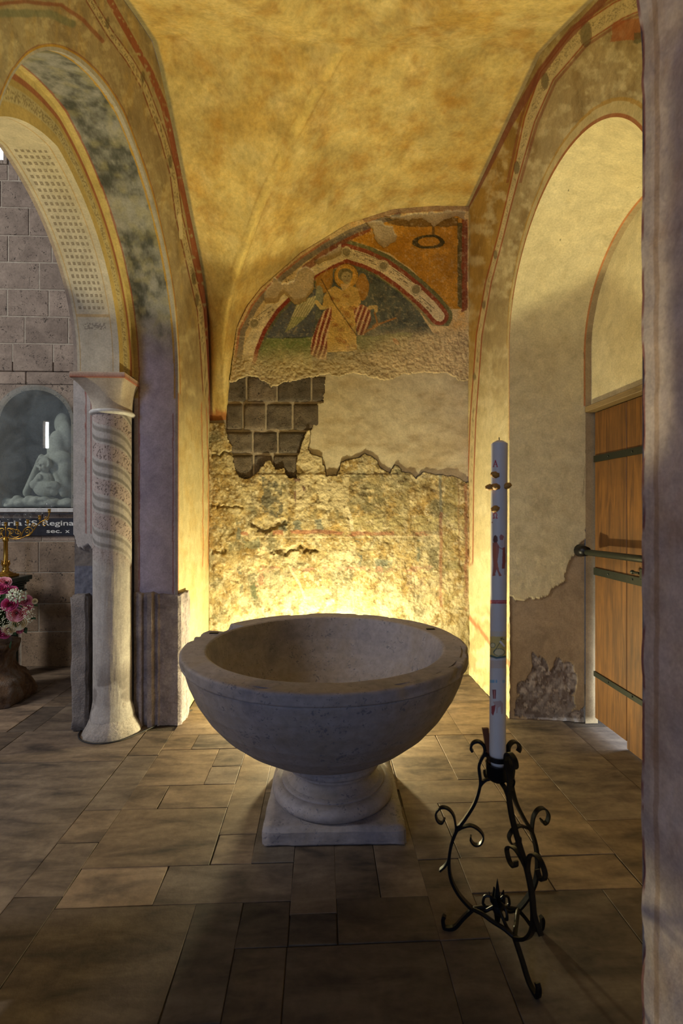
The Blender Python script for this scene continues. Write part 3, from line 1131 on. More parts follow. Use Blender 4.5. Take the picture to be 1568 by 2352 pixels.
for yy_, nm in ((Y0, 'rear_face'), (Y0 - .34, 'front_face')):
    A = CFx.copy(); A[:, 1] = yy_
    m = len(CF)
    out = []
    for i in range(m):
        u = i / (m - 1)
        x, z = CF[i]
        if i < 46: out.append((XR + .35, z * 4.5 / 2.72))
        elif i >= m - 46: out.append((XL - .35, z * 4.5 / 2.72))
        else:
            v = (i - 46) / (m - 93)
            out.append((lerp(XR + .35, XL - .35, v), 4.5))
    out = np.array(out)
    B = np.stack([out[:, 0], np.full(m, yy_), out[:, 1]], 1)
    P = loft(A, B, 20)
    pt = Paint(proj(P + np.array([0, 5, 0])), (150, 136, 120), 33)
    grid(nm, P, M['fresco'], wall_near, pt.c, flip=(nm == 'rear_face'))

# ================================================================== wall_back: fresco lunette, bare blocks, pale patch, eroded fresco
mb = MB(); mb.box(XL - .05, XR + .05, YB + .002, YB + .06, 0, 4.6)
wall_back = mb.build('wall_back', M['mortar'], None)
tag(wall_back, 'rear wall of the font bay under the vault', 'wall', kind='structure')

STEP = 1.45
gx = np.arange(482, 1083, STEP); gy = np.arange(470, 1556, STEP)
PXX, PYY = np.meshgrid(gx, gy)
px = np.stack([PXX, PYY], -1).astype(np.float32)
# exact plane positions of the grid
u = (PXX - 784) / FPX; v = (1176 - PYY) / FPX
s, c = math.sin(TH), math.cos(TH)
t = YB / (c - u * s)
WX = (s + u * c) * t; WZ = EYE + v * t
np.clip(WX, XL, XR, out=WX)
np.clip(WZ, 0, 10, out=WZ)
W0 = np.stack([WX, np.full_like(WX, YB), WZ], -1)
back = W0.copy(); back[..., 1] = YB + .02
jx = px + np.stack([fbm(px, .08, 4, 301) - .5, fbm(px, .08, 4, 305) - .5], -1) * 9

TOP_EDGE = [(520, 884), (545, 874), (566, 864), (590, 868), (608, 878), (622, 892), (640, 888), (655, 880), (690, 872), (718, 868), (747, 862),
            (756, 858), (780, 868), (812, 858), (850, 869), (880, 876), (905, 869), (930, 860), (975, 858), (1020, 858), (1038, 866), (1050, 874), (1084, 878)]
PATCH_L = [(747, 860), (741, 925), (729, 927), (725, 960), (717, 985), (711, 991), (707, 1030), (715, 1044), (741, 1050), (747, 1095)]
PATCH_B = [(747, 1095), (776, 1091), (782, 1064), (800, 1057), (825, 1050), (837, 1042), (862, 1054), (870, 1072), (894, 1089), (904, 1066), (919, 1082), (939, 1085), (953, 1099), (968, 1085), (1012, 1091), (1045, 1097), (1084, 1114)]
ERO_TOP = [(470, 974), (518, 972), (522, 1004), (532, 1022), (538, 1060), (548, 1096), (575, 1099), (592, 1084), (612, 1060), (624, 1058), (632, 1076), (652, 1076), (664, 1098), (680, 1100), (682, 1052), (692, 1018), (703, 992), (716, 986)]
lun_m = in_poly(jx, [(470, 400)] + [(1090, 400)] + TOP_EDGE[::-1] + [(470, 884)])
vault_top = ceil_z(WX, np.full_like(WX, YB)) + .01
lun_m &= WZ < vault_top
lun_m &= ~((px[..., 0] < 522) & (px[..., 1] > 880))
patch_m = in_poly(jx, [(747, 840), (1090, 840), (1090, 1114)] + PATCH_B[::-1] + PATCH_L[::-1])
ero_m = in_poly(jx, ERO_TOP + PATCH_L[4:] + PATCH_B[1:] + [(1090, 1114), (1090, 1600), (470, 1600)])


def cells(m):
    return m[:-1, :-1] & m[1:, :-1] & m[:-1, 1:] & m[1:, 1:]


def q(*pts):     # coordinates read off the enlarged lunette
    return [(480 + .3954 * a, 460 + .3954 * b) for a, b in pts]


# ---- lunette fresco: archangel under a pointed painted arch
pt = Paint(px, (196, 174, 132), 400)
# ochre right side with wreath
pt.poly(q((760, 250), (900, 180), (1000, 120), (1470, 80), (1480, 640), (1350, 640), (1290, 540), (1180, 420), (1050, 320), (900, 270)), (166, 118, 40), 1, 3)
pt.noise((196, 146, 62), .035, .5, .62, .55 , 9)
field = q((130, 1100), (250, 960), (280, 850), (330, 700), (420, 580), (560, 470), (700, 400), (800, 370), (950, 430), (1100, 540), (1220, 660), (1290, 770), (1480, 900), (1480, 1100))
pt.poly(field, (92, 96, 88), 1, 2)
pt.put(in_poly(px, field) * ss(.40, .68, fbm(px, .03, 5, 434)), (60, 66, 66), .8)
pt.poly(q((330, 720), (430, 590), (640, 520), (600, 800), (320, 802)), (84, 88, 98), .8, 3)
pt.poly(q((250, 810), (600, 806), (600, 1010), (240, 1040), (250, 900)), (112, 122, 74), .9, 5)
pt.poly(q((860, 800), (1180, 780), (1120, 900), (860, 900)), (116, 126, 84), .7, 8)
pt.poly(q((620, 420), (720, 380), (720, 480), (700, 540), (620, 560)), (136, 104, 52), .8, 4)
n0 = pt.c.copy()
lef = px[..., 0] < 480 + .3954 * 760
pt.c[lef & ~in_poly(px, field)] = C((196, 174, 132))
# painted pointed arch: bands measured from its centre line
arcL = [(215, 980), (240, 860), (290, 740), (370, 620), (480, 510), (600, 420), (700, 360), (795, 318)]
arcR = [(795, 318), (900, 350), (1010, 400), (1110, 470), (1200, 545), (1280, 620), (1330, 680)]
ctr = [(a[0], a[1]) for a in q(*arcL)] + q(*arcR)[1:]
d = d_line(px, ctr)
# signed: inside (below) positive
inside = in_poly(px, ctr + q((1330, 1200), (200, 1200)))
sd = np.where(inside, d, -d)
endcut = (px[..., 1] < 460 + .3954 * 740) | (px[..., 0] < 700)
pt.put((sd > -13) & (sd < 12) & endcut, (202, 188, 156), 1)
pt.put((sd > 12) & (sd < 21) & endcut & (px[..., 1] < 840), (128, 52, 38), .95)
pt.put((sd > 21) & (sd < 27) & endcut & (px[..., 1] < 830), (92, 96, 64), .7)
right = px[..., 0] > 480 + .3954 * 700
pt.put((sd < -13) & (sd > -22) & endcut & right, (126, 56, 40), .95)
pt.put((sd < -22) & (sd > -31) & endcut & right, (84, 92, 62), .9)
# left outer bands hugging the vault
ve = [(527, 960), (530, 870), (545, 760), (575, 702), (600, 670), (645, 626), (690, 590), (740, 556), (795, 525), (850, 503), (900, 490)]
dv = d_line(px, ve)
pt.put((dv > 3) & (dv < 8) & ~right, (158, 92, 66), .8)
pt.put((dv > 8) & (dv < 20) & (sd < -12), (112, 106, 100), .85)
pt.line(q((560, 400), (680, 310), (800, 235), (920, 180)), 14, (116, 54, 44), .8, 3)
pt.line(q((640, 300), (800, 215), (930, 165)), 9, (98, 92, 88), .8, 3)
dt = d_line(px, [(840, 506), (900, 488), (1000, 480), (1084, 480)])
pt.put((dt < 6), (146, 118, 96), .8); pt.put((dt > 6) & (dt < 9), (120, 62, 46), .6)
# right border
pt.poly(q((1462, 120), (1495, 120), (1495, 640), (1462, 660)), (118, 56, 42), .9, 2)
pt.poly(q((1438, 140), (1462, 140), (1462, 640), (1438, 620)), (70, 74, 52), .85, 2)
pt.poly(q((1015, 115), (1440, 110), (1440, 160), (1100, 165), (1040, 150)), (70, 60, 42), .7, 4)
# wreath
pt.ell(480 + .3954 * 1270, 460 + .3954 * 252, 37, 16.5, (60, 58, 40), .95, 2.5, ring=.34)
pt.line(q((1298, 165), (1298, 215)), 6, (64, 58, 42), .7, 2)
# roundels and lettering of the painted arch
for a, b in ((797, 310), (1010, 390), (1197, 530), (265, 720)):
    cx, cy = 480 + .3954 * a, 460 + .3954 * b
    pt.ell(cx, cy, 13, 13, (204, 190, 158), .9)
    pt.ell(cx, cy, 9.5, 9.5, (120, 110, 84), .9, 1)
    pt.ell(cx, cy, 12.5, 12.5, (110, 98, 74), .7, 0, ring=.12)
for seg in (((840, 305), (990, 360)), ((1055, 405), (1170, 485)), ((1215, 565), (1300, 640)), ((615, 360), (670, 340)), ((430, 470), (490, 435)), ((275, 690), (365, 625))):
    a, b = q(*seg)
    L = math.hypot(b[0] - a[0], b[1] - a[1]); ux, uy = (b[0] - a[0]) / L, (b[1] - a[1]) / L
    al = (px[..., 0] - a[0]) * ux + (px[..., 1] - a[1]) * uy
    ac = -(px[..., 0] - a[0]) * uy + (px[..., 1] - a[1]) * ux
    inb = (al > 0) & (al < L)
    pt.put(inb & (np.abs(ac + 1) < .9), (92, 76, 56), .8)
    tx_ = vnoise(np.stack([al * .55, np.floor(ac / 5.5) * 7.1], -1), 12)
    pt.put(inb & (ac > 2) & (ac < 13) & ((ac % 5.5) < 3.8) & (tx_ > .5), (104, 84, 62), .75)
# wings
pt.ell(*q((888, 512))[0], 15, 31, (158, 116, 54), .95, 1.5)
pt.poly(q((620, 460), (660, 430), (720, 400), (712, 480), (690, 540), (640, 560)), (158, 118, 56), .9, 2)
wing = q((628, 560), (560, 580), (510, 610), (475, 700), (440, 775), (500, 740), (560, 690), (612, 620))
wm = in_poly(px, wing)
st = np.sin((px[..., 0] * .75 + px[..., 1] * .42) * 1.5) * .5 + .5
pt.put(wm, (150, 146, 108), .9); pt.put(wm & (st > .6), (206, 198, 164), .7); pt.put(wm & (px[..., 1] > 730), (108, 116, 74), .6)
# halo and head
hx, hy = q((795, 450))[0]
pt.ell(hx, hy, 28, 29, (190, 146, 66), 1, .5); pt.ell(hx, hy, 28, 29, (92, 70, 40), .8, .5, ring=.07); pt.ell(hx, hy, 24, 25, (120, 92, 48), .6, .5, ring=.06)
pt.ell(hx - 2, hy - 4, 17, 15, (116, 108, 78), .95, 2)
pt.ell(hx + 1, hy + 3, 11, 14, (156, 142, 106), .95, 1)
pt.line([(hx - 12, hy - 2), (hx - 8, hy - 13), (hx, hy - 16), (hx + 9, hy - 11)], 5, (96, 88, 62), .8, 2)
pt.line([(hx - 3, hy), (hx - 1, hy + 1)], 2, (74, 64, 48), .9, 0); pt.line([(hx + 5, hy - 1), (hx + 7, hy)], 2, (74, 64, 48), .9, 0)
pt.line([(hx + 2, hy + 2), (hx + 3, hy + 6)], 1.6, (110, 92, 66), .8, 0); pt.line([(hx, hy + 10), (hx + 5, hy + 10)], 1.6, (118, 74, 56), .8, 0)
pt.poly(q((760, 495), (822, 490), (800, 530), (775, 540)), (196, 170, 124), .9, 1)
# sleeves, tunic, drapery
pt.ell(*q((640, 560))[0], 9, 22, (134, 138, 118), .9, 1)
pt.line(q((625, 600), (650, 632), (700, 625)), 9, (200, 178, 118), .9, 1)
pt.poly(q((690, 530), (730, 505), (775, 535), (820, 505), (860, 520), (880, 600), (845, 650), (852, 760), (858, 880), (676, 890), (690, 760), (712, 640), (655, 620), (665, 570)), (192, 160, 92), .95, 2)
for k in range(46):
    a, b = random.uniform(685, 870), random.uniform(540, 870)
    if in_poly(np.array([[q((a, b))[0][0], q((a, b))[0][1]]]), q((700, 530), (860, 530), (845, 650), (856, 870), (690, 870), (712, 640)))[0]:
        x_, y_ = q((a, b))[0]
        pt.ell(x_, y_, 5, 5, (140, 96, 48), .7, 0, ring=.35); pt.ell(x_, y_, 2, 2, (150, 80, 44), .6)


def drape(poly, ang, base, light_, w):
    m = in_poly(pt.jit(2), poly)
    st_ = np.sin(((px[..., 0] + 3.0 * (fbm(px, .03, 2, 5) - .5)) * math.cos(ang) + px[..., 1] * math.sin(ang)) * w)
    pt.put(m, base, .95); pt.put(m & (st_ > .35), light_, .85); pt.put(m & (st_ < -.75), (96, 40, 34), .6)


drape(q((712, 622), (668, 650), (632, 720), (596, 820), (590, 900), (640, 930), (682, 932), (688, 800), (712, 690)), .28, (132, 62, 46), (206, 180, 142), .62)
drape(q((838, 640), (880, 612), (935, 632), (940, 700), (905, 790), (862, 792)), .35, (136, 76, 58), (204, 176, 140), .62)
pt.line(q((930, 632), (968, 628), (968, 650)), 8, (190, 164, 108), .9, 1)
pt.line(q((960, 660), (975, 720), (950, 740)), 4, (150, 104, 52), .8, 1)
pt.line(q((900, 780), (980, 730), (1080, 690)), 4, (158, 108, 56), .8, 2)
pt.line(q((652, 468), (720, 600), (790, 700), (862, 800)), 2.4, (86, 66, 44), .9, 1)
pt.line(q((1075, 820), (1090, 840)), 8, (188, 104, 58), .7, 2)
# plaster losses, bare grey fills
bot = ss(790, 850, px[..., 1] + 40 * (fbm(px, .03, 4, 7) - .5) + .18 * (px[..., 0] - 760) * (px[..., 0] > 760))
pt.put(bot, (182, 164, 128), .85)
rough_r = ss(760, 1000, px[..., 0]) * ss(745, 790, px[..., 1] + 20 * (fbm(px, .05, 3, 17) - .5))
pt.put(rough_r, (186, 166, 130), .9)
fills = [q((318, 560), (340, 520), (384, 460), (415, 490), (452, 497), (492, 470), (520, 420), (565, 388), (606, 420), (612, 480), (600, 540), (560, 590), (492, 616), (462, 572), (430, 545), (395, 600), (330, 602)),
         q((910, 140), (1000, 122), (1018, 150), (1060, 160), (1084, 215), (1080, 250), (1010, 282), (960, 240), (950, 180)),
         q((1010, 108), (1130, 95), (1250, 82), (1482, 66), (1482, 120), (1420, 100), (1380, 118), (1300, 160), (1230, 110), (1150, 128)),
         q((610, 362), (680, 320), (770, 262), (760, 330), (700, 352), (640, 372))]
fill_m = np.zeros(px.shape[:2], bool)
for fpoly in fills:
    fill_m |= in_poly(jx, fpoly)
pt.put(fill_m, (176, 160, 134), 1)
pt.noise((150, 126, 84), .12, .58, .7, .2, 23)
pt.noise((206, 190, 150), .2, .62, .72, .3, 29)
crk = 1 - np.abs(fbm(px, .045, 3, 33) * 2 - 1)
h = .030 + (fbm(px, .02, 3, 2) - .5) * .012 - fill_m * .012
rg = np.clip(bot + rough_r + ss(860, 880, px[..., 1]), 0, 1)
h += rg * ((fbm(px, .17, 5, 6, .6) - .5) * .018) + (fbm(px, .25, 3, 8) - .5) * .003
P = W0.copy(); P[..., 1] -= h
pt.c *= 1.6
relief('lunette_fresco', P, back, cells(lun_m), M['fresco_rough'], wall_back, pt.c)

# ---- smooth pale repair
pt = Paint(px, (212, 200, 172), 420)
pt.noise((190, 172, 138), .016, .52, .68, .7, 3, 4, (1, 2.2))
pt.noise((168, 146, 112), .022, .60, .72, .5, 5, 4, (1, 2.5))
P = W0.copy(); P[..., 1] -= .012 + (fbm(px, .02, 3, 12) - .5) * .014 + (fbm(px, .12, 3, 14) - .5) * .002
relief('plaster_patch', P, back, cells(patch_m), M['fresco'], wall_back, pt.c)

# ---- eroded fresco below
pt = Paint(px, (188, 170, 124), 440)
pt.noise((184, 152, 90), .03, .46, .60, .75, 3)
pt.noise((150, 124, 76), .055, .52, .62, .7, 5)
pt.noise((224, 210, 170), .04, .52, .62, .8, 7)
pt.noise((122, 120, 98), .024, .55, .64, .75, 9)
pt.noise((112, 92, 58), .14, .58, .66, .7, 15)
pt.noise((228, 216, 184), .17, .60, .68, .7, 19)
zone = lambda x0, y0, x1, y1: (px[..., 0] > x0) & (px[..., 0] < x1) & (px[..., 1] > y0) & (px[..., 1] < y1)
wear = ss(.40, .54, fbm(px, .06, 4, 55))
for x0, y0, x1, y1, c_, a_ in ((600, 1100, 650, 1195, (104, 102, 90), .8), (675, 1095, 706, 1165, (118, 86, 80), .8), (800, 1090, 880, 1175, (126, 120, 94), .6), (840, 1110, 940, 1180, (150, 138, 100), .5),
                               (800, 1185, 1006, 1220, (186, 172, 124), .7), (640, 1195, 740, 1218, (112, 122, 116), .7), (790, 1195, 806, 1222, (110, 124, 124), .7), (815, 1240, 828, 1300, (112, 118, 110), .8), (950, 1240, 962, 1290, (122, 130, 116), .7),
                               (600, 1300, 990, 1312, (176, 130, 112), .6), (608, 1305, 660, 1370, (196, 184, 148), .5), (930, 1320, 975, 1360, (170, 150, 130), .5), (560, 1235, 600, 1260, (120, 128, 108), .6),
                               (1016, 1100, 1050, 1400, (158, 146, 100), .55), (1050, 1340, 1062, 1400, (84, 84, 66), .9), (545, 1190, 556, 1240, (118, 122, 112), .7), (548, 1300, 556, 1360, (106, 110, 96), .7),
                               (575, 1330, 590, 1375, (96, 106, 78), .7), (590, 1310, 604, 1345, (176, 124, 100), .6), (860, 1285, 900, 1300, (120, 130, 120), .6), (700, 1350, 1000, 1410, (216, 200, 150), .4)):
    pt.put(in_poly(pt.jit(7, .06), [(x0, y0), (x1, y0), (x1, y1), (x0, y1)]) * wear, c_, a_)
rl_ = 1 - ss(3, 6, d_line(pt.jit(4), [(560, 1226), (700, 1222), (860, 1226), (1008, 1224)]))
pt.put(rl_ * ss(.36, .52, fbm(px, .05, 4, 57)), (170, 112, 88), .75)
pt.line([(560, 1233), (860, 1233), (1008, 1231)], 3, (222, 206, 170), .6, 2)
pt.line([(1009, 1092), (1010, 1200)], 6, (128, 128, 116), .75, 2); pt.line([(1010, 1180), (1010, 1400)], 7, (164, 108, 84), .55, 3, 3)
pt.line([(1049, 1096), (1052, 1300)], 4, (150, 120, 84), .6, 2); pt.line([(1066, 1115), (1068, 1400)], 7, (158, 104, 84), .65, 3, 3)
for x_ in (620, 640, 655, 668, 948, 962):
    pt.line([(x_, 1305), (x_ + 3, 1390)], 2.5, (140, 128, 104), .5, 3)
pt.line([(668, 1306), (690, 1345), (700, 1370)], 6, (226, 212, 174), .7, 2)
pt.line([(795, 1165), (805, 1195), (808, 1215)], 8, (224, 212, 180), .8, 3)
pt.line([(800, 1290), (812, 1255)], 12, (222, 206, 170), .6, 3)
pt.put((px[..., 0] > 680) & (px[..., 0] < 800) & (px[..., 1] < 1190) & (fbm(px, .05, 3, 71) > .45), (220, 204, 164), .8)
pt.put(ss(1330, 1420, px[..., 1]) * ss(.44, .56, fbm(px, .05, 4, 73)), (226, 216, 182), .7)
pt.put(ss(1000, 1080, px[..., 0]) * ss(1330, 1450, px[..., 1]), (128, 112, 72), .7)  # lower right corner darkened, fall-off of light put into the colour
ridge = 1 - np.abs(fbm(px, .035, 4, 81) * 2 - 1)
h = .034 + (fbm(px, .035, 6, 83, .62) - .5) * .030 + (fbm(px, .2, 3, 85) - .5) * .008
jj = px + np.stack([fbm(px, .09, 4, 601) - .5, fbm(px, .07, 4, 605) - .5], -1) * 26
holes = np.maximum(ss(.35, 1, 1 - d_line(jj, [(575, 1203), (600, 1212), (640, 1208), (655, 1200)]) / 18), ss(.35, 1, 1 - d_line(jj, [(632, 1268), (670, 1262), (700, 1256), (722, 1262)]) / 15))
h -= holes * .03
for y_, x0, x1 in ((1045, 487, 540), (1166, 487, 560), (1262, 487, 520)):
    h -= .022 * (1 - ss(1.5, 5, np.abs(jj[..., 1] - y_ - 8 * (fbm(px, .03, 2, 3) - .5)))) * (px[..., 0] > x0) * (px[..., 0] < x1)
h += .008 * ss(.35, .5, fbm(px, .028, 3, 91)) * (px[..., 1] > 1090)
h = np.maximum(h, -.008)
pt.put(holes, (120, 96, 58), .5)
P = W0.copy(); P[..., 1] -= h
P[..., 0] = np.clip(P[..., 0], XL, XR)
relief('eroded_fresco', P, back, cells(ero_m), M['fresco_rough'], wall_back, pt.c)

# ---- bare tuff blocks between the plaster layers
rows = [(862, 925, [518, 566, 636, 715, 752]), (925, 990, [518, 558, 610, 672, 735]), (990, 1043, [518, 580, 638, 708]), (1043, 1104, [530, 582, 626, 690])]
bi = 0
for y0, y1, vx in rows:
    for a, b in zip(vx[:-1], vx[1:]):
        x0, _, z1 = onY(a + 1.2, y0 + 1.2, YB); x1, _, z0 = onY(b - 1.2, y1 - 1.2, YB)
        n_ = 16; m_ = 12
        xx, zz_ = np.meshgrid(np.linspace(x0, x1, n_), np.linspace(z0, z1, m_))
        dep = np.full((m_, n_), .012 + .006 * ((bi * 7) % 3 - 1))
        ed = np.minimum(np.minimum(xx - x0, x1 - xx), np.minimum(zz_ - z0, z1 - zz_))
        dep = dep * ss(-.004, .018, ed) + (fbm(np.stack([xx, zz_], -1), 22, 4, 500 + bi) - .5) * .02 * ss(0, .02, ed) - .006 * (ed < .002)
        Pb = np.stack([xx, YB - dep, zz_], -1)
        bk = Pb.copy(); bk[..., 1] = YB + .02
        o = relief('stone_block', Pb, bk, np.ones((m_ - 1, n_ - 1), bool), M['darktuff'], wall_back)
        g = (.8, 1.05, .7, .78, .92, 1.1, .85)[bi % 7]
        o.color = (g, g * (.97 if bi % 2 else 1), g * (.92 if bi % 2 else 1.0), 1)
        bi += 1

# ================================================================== floor: mortar bed and worn stone slabs
mb = MB(); mb.box(-6.2, 2.3, -1.2, 5.2, -.06, -.006)
floor = mb.build('floor', M['floor_bed'])
tag(floor, 'worn paving of brownish stone slabs', 'floor', kind='structure')
A_, B_ = -1.197, -1.008
S = []
add = lambda x0, x1, y0, y1, t=1.0, w=0.0: S.append((x0, x1, y0, y1, t, w))
# strip between the two long joints
for y0, y1, t in ((-.2, .62, .75), (.62, 1.35, .8), (1.35, 1.93, .66), (1.93, 2.24, .8), (2.24, 2.48, .82), (2.48, 3.03, .88), (3.03, 3.36, .86)):
    add(A_, B_, y0, y1, t)
# left of it
add(-2.2, A_, 1.62, 2.967, .84); add(-3.1, -2.2, 1.9, 2.967, .9); add(-2.2, A_, .5, 1.62, .8); add(-3.1, -2.2, .6, 1.9, .85)
add(-2.02, A_, 2.967, 3.39, 1.02); add(-2.42, -2.02, 2.967, 3.39, .78); add(-3.1, -2.42, 2.967, 3.39, .9)
add(-1.968, A_, 3.39, 3.82, .86); add(-2.145, -1.968, 3.39, 3.82, .68); add(-2.62, -2.145, 3.39, 3.88, 1.2); add(-3.1, -2.62, 3.39, 3.88, .8)
add(-1.75, A_, 3.82, 4.03, .72); add(-1.98, -1.75, 3.82, 4.03, .66); add(-2.16, -1.98, 3.82, 4.03, .74); add(-2.36, -2.145, 3.88, 4.4, .9); add(-2.62, -2.36, 3.88, 4.4, .78)
add(-2.145, -1.2, 4.03, 4.4, .72); add(-3.1, -2.62, 3.88, 4.4, .7); add(-2.3, -1.2, 4.4, 4.95, .7); add(-3.1, -2.3, 4.4, 4.95, .66)
for i in range(9):
    add(-4.2, -3.1, .3 + i * .5, .8 + i * .5, .75 + .1 * ((i * 5) % 3)); add(-5.3, -4.2, .1 + i * .5, .6 + i * .5, .8 + .1 * ((i * 7) % 3))
# middle field
add(B_, -.60, 3.295, 3.70, 1.0); add(-.60, -.1, 3.295, 3.70, .95); add(-.1, .45, 3.295, 3.70, 1.0); add(B_, -.4, 3.70, 4.45, 1.0); add(-.4, .3, 3.70, 4.45, 1.0)
add(B_, -.825, 3.094, 3.295, .95); add(-.825, -.30, 3.094, 3.295, 1.02)
add(B_, -.645, 2.69, 3.094, 1.0); add(-.645, -.474, 2.88, 3.094, .96); add(-.645, -.474, 2.69, 2.88, 1.12); add(-.474, -.30, 2.27, 3.094, .95)
add(B_, -.83, 2.48, 2.69, .92); add(-.83, -.474, 2.48, 2.69, .98)
add(B_, -.474, 2.078, 2.48, .88); add(-.474, -.30, 2.078, 2.27, 1.06)
add(B_, -.645, 1.872, 2.078, 1.15); add(-.645, -.117, 1.872, 2.078, .70)
add(B_, -.477, 1.43, 1.872, .78); add(-.477, -.298, 1.43, 1.872, .58); add(-.298, -.117, 1.677, 1.872, .66)
add(-.30, -.117, 2.078, 2.6, .62); add(-.117, .056, 1.81, 2.6, .60); add(-.117, .056, 1.677, 1.81, .56); add(.056, .233, 1.872, 2.6, .58); add(.233, .415, 1.872, 2.45, .66)
add(.056, .415, 1.677, 1.872, .58); add(-.298, -.117, 1.1, 1.677, .68); add(-.117, .415, 1.1, 1.677, .62)
add(B_, -.477, .8, 1.43, .72); add(-.477, -.298, 1.1, 1.43, .6); add(-.477, .2, .5, 1.1, .66); add(.2, .75, .4, 1.1, .7); add(B_, -.477, .1, .8, .75); add(-.477, .2, -.2, .5, .7); add(.2, .75, -.3, .4, .7)
add(-.30, .05, 2.6, 3.094, .9); add(.05, .42, 2.6, 3.22, .9); add(-.30, .05, 3.094, 3.295, .95)
# right field
add(.415, .592, 1.677, 2.07, .84); add(.415, .592, 1.1, 1.677, .92); add(.592, .925, 1.88, 2.07, .86); add(.925, 1.285, 1.88, 2.07, .84)
add(.592, 1.115, 1.1, 1.88, .84); add(1.115, 2.0, 1.1, 1.88, .78); add(.75, 1.4, .4, 1.1, .75); add(1.4, 2.0, .4, 1.1, .72)
add(.42, .765, 2.68, 3.22, 1.0); add(.765, .955, 2.68, 3.22, 1.04); add(.955, 1.285, 2.07, 3.22, .96); add(.415, .955, 2.47, 2.68, .96); add(.415, .60, 2.07, 2.47, .92); add(.60, .955, 2.07, 2.47, .95)
add(1.285, 1.725, 2.30, 3.46, .9); add(1.285, 1.725, 1.88, 2.30, .86); add(1.725, 2.05, 1.88, 3.3, .8)
add(.45, .95, 3.22, 3.75, 1.05); add(.95, 1.36, 3.22, 3.8, 1.05); add(.3, .9, 3.75, 4.45, 1.0); add(.9, 1.36, 3.8, 4.45, 1.0)
rs = random.Random(3)
for x0, x1, y0, y1, t, w in S:
    g = .0014
    cx, cy = (x0 + x1) / 2, (y0 + y1) / 2
    lift = rs.uniform(-.0012, .0012)
    b = .0018
    mb = MB()
    X0, X1, Y0_, Y1 = x0 + g, x1 - g, y0 + g, y1 - g
    ji = lambda: rs.uniform(-.003, .003)
    lo = [(X0 + ji(), Y0_ + ji()), (X1 + ji(), Y0_ + ji()), (X1 + ji(), Y1 + ji()), (X0 + ji(), Y1 + ji())]
    up = [(lo[0][0] + b, lo[0][1] + b), (lo[1][0] - b, lo[1][1] + b), (lo[2][0] - b, lo[2][1] - b), (lo[3][0] + b, lo[3][1] - b)]
    vs = [(x, y, -.012) for x, y in lo] + [(x, y, -.0012 + lift) for x, y in lo] + [(x, y, lift) for x, y in up]
    fs = [(8, 9, 10, 11)]
    for k in range(4):
        j = (k + 1) % 4
        fs += [(k, j, 4 + j, 4 + k), (4 + k, 4 + j, 8 + j, 8 + k)]
    mb.add(vs, fs)
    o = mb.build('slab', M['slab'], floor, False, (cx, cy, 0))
    v_ = t * rs.uniform(.86, 1.14) * (.70 if cy < 1.9 else 1)  # nearer slabs darker: stone tone plus the dim foreground put into the colour
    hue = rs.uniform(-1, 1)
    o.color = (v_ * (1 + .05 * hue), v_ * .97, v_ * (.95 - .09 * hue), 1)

# ================================================================== wall_aisle: ashlar of grey tuff beyond the left arch
YA = 4.80
mb = MB(); mb.box(-5.8, XE, YA - .0045, YA + .3, 0, 1.4); mb.box(-5.8, XE, YA - .0045, YA + .3, 2.95, 7.2); mb.box(-5.8, -3.3, YA - .0045, YA + .3, 1.4, 2.95); mb.box(-2.37, XE, YA - .0045, YA + .3, 1.4, 2.95)
wall_aisle = mb.build('wall_aisle', M['mortar'])
tag(wall_aisle, 'grey tuff ashlar wall of the aisle seen through the left arch', 'wall', kind='structure')
zc_ = [1525, 1451, 1386, 1315, 1244, 1180, 1117, 1052, 985, 919, 854, 790, 728, 666, 604, 543, 479, 418, 356, 294, 232, 170]
zs_ = [onY(90, y, YA)[2] for y in zc_]
zs_[0] = 0.0
known = {1: [40, 90], 2: [60], 3: [], 4: [98], 5: [160], 6: [], 9: [177], 10: [30, 123], 11: [58, 158], 12: [18, 113], 13: [91], 14: [20, 120], 15: [68], 16: [104], 17: [44]}
hx0, hz0 = onY(-13, 1166, YA)[0], onY(80, 1166, YA)[2]
hx1, hz1 = onY(176, 884, YA)[0], onY(80, 884, YA)[2]
hx1 += .0; hz1 += .0
wx0, wx1, wz0, wz1 = -3.56, -3.02, 4.85, 5.62                # small window high in the wall
rb = random.Random(11)
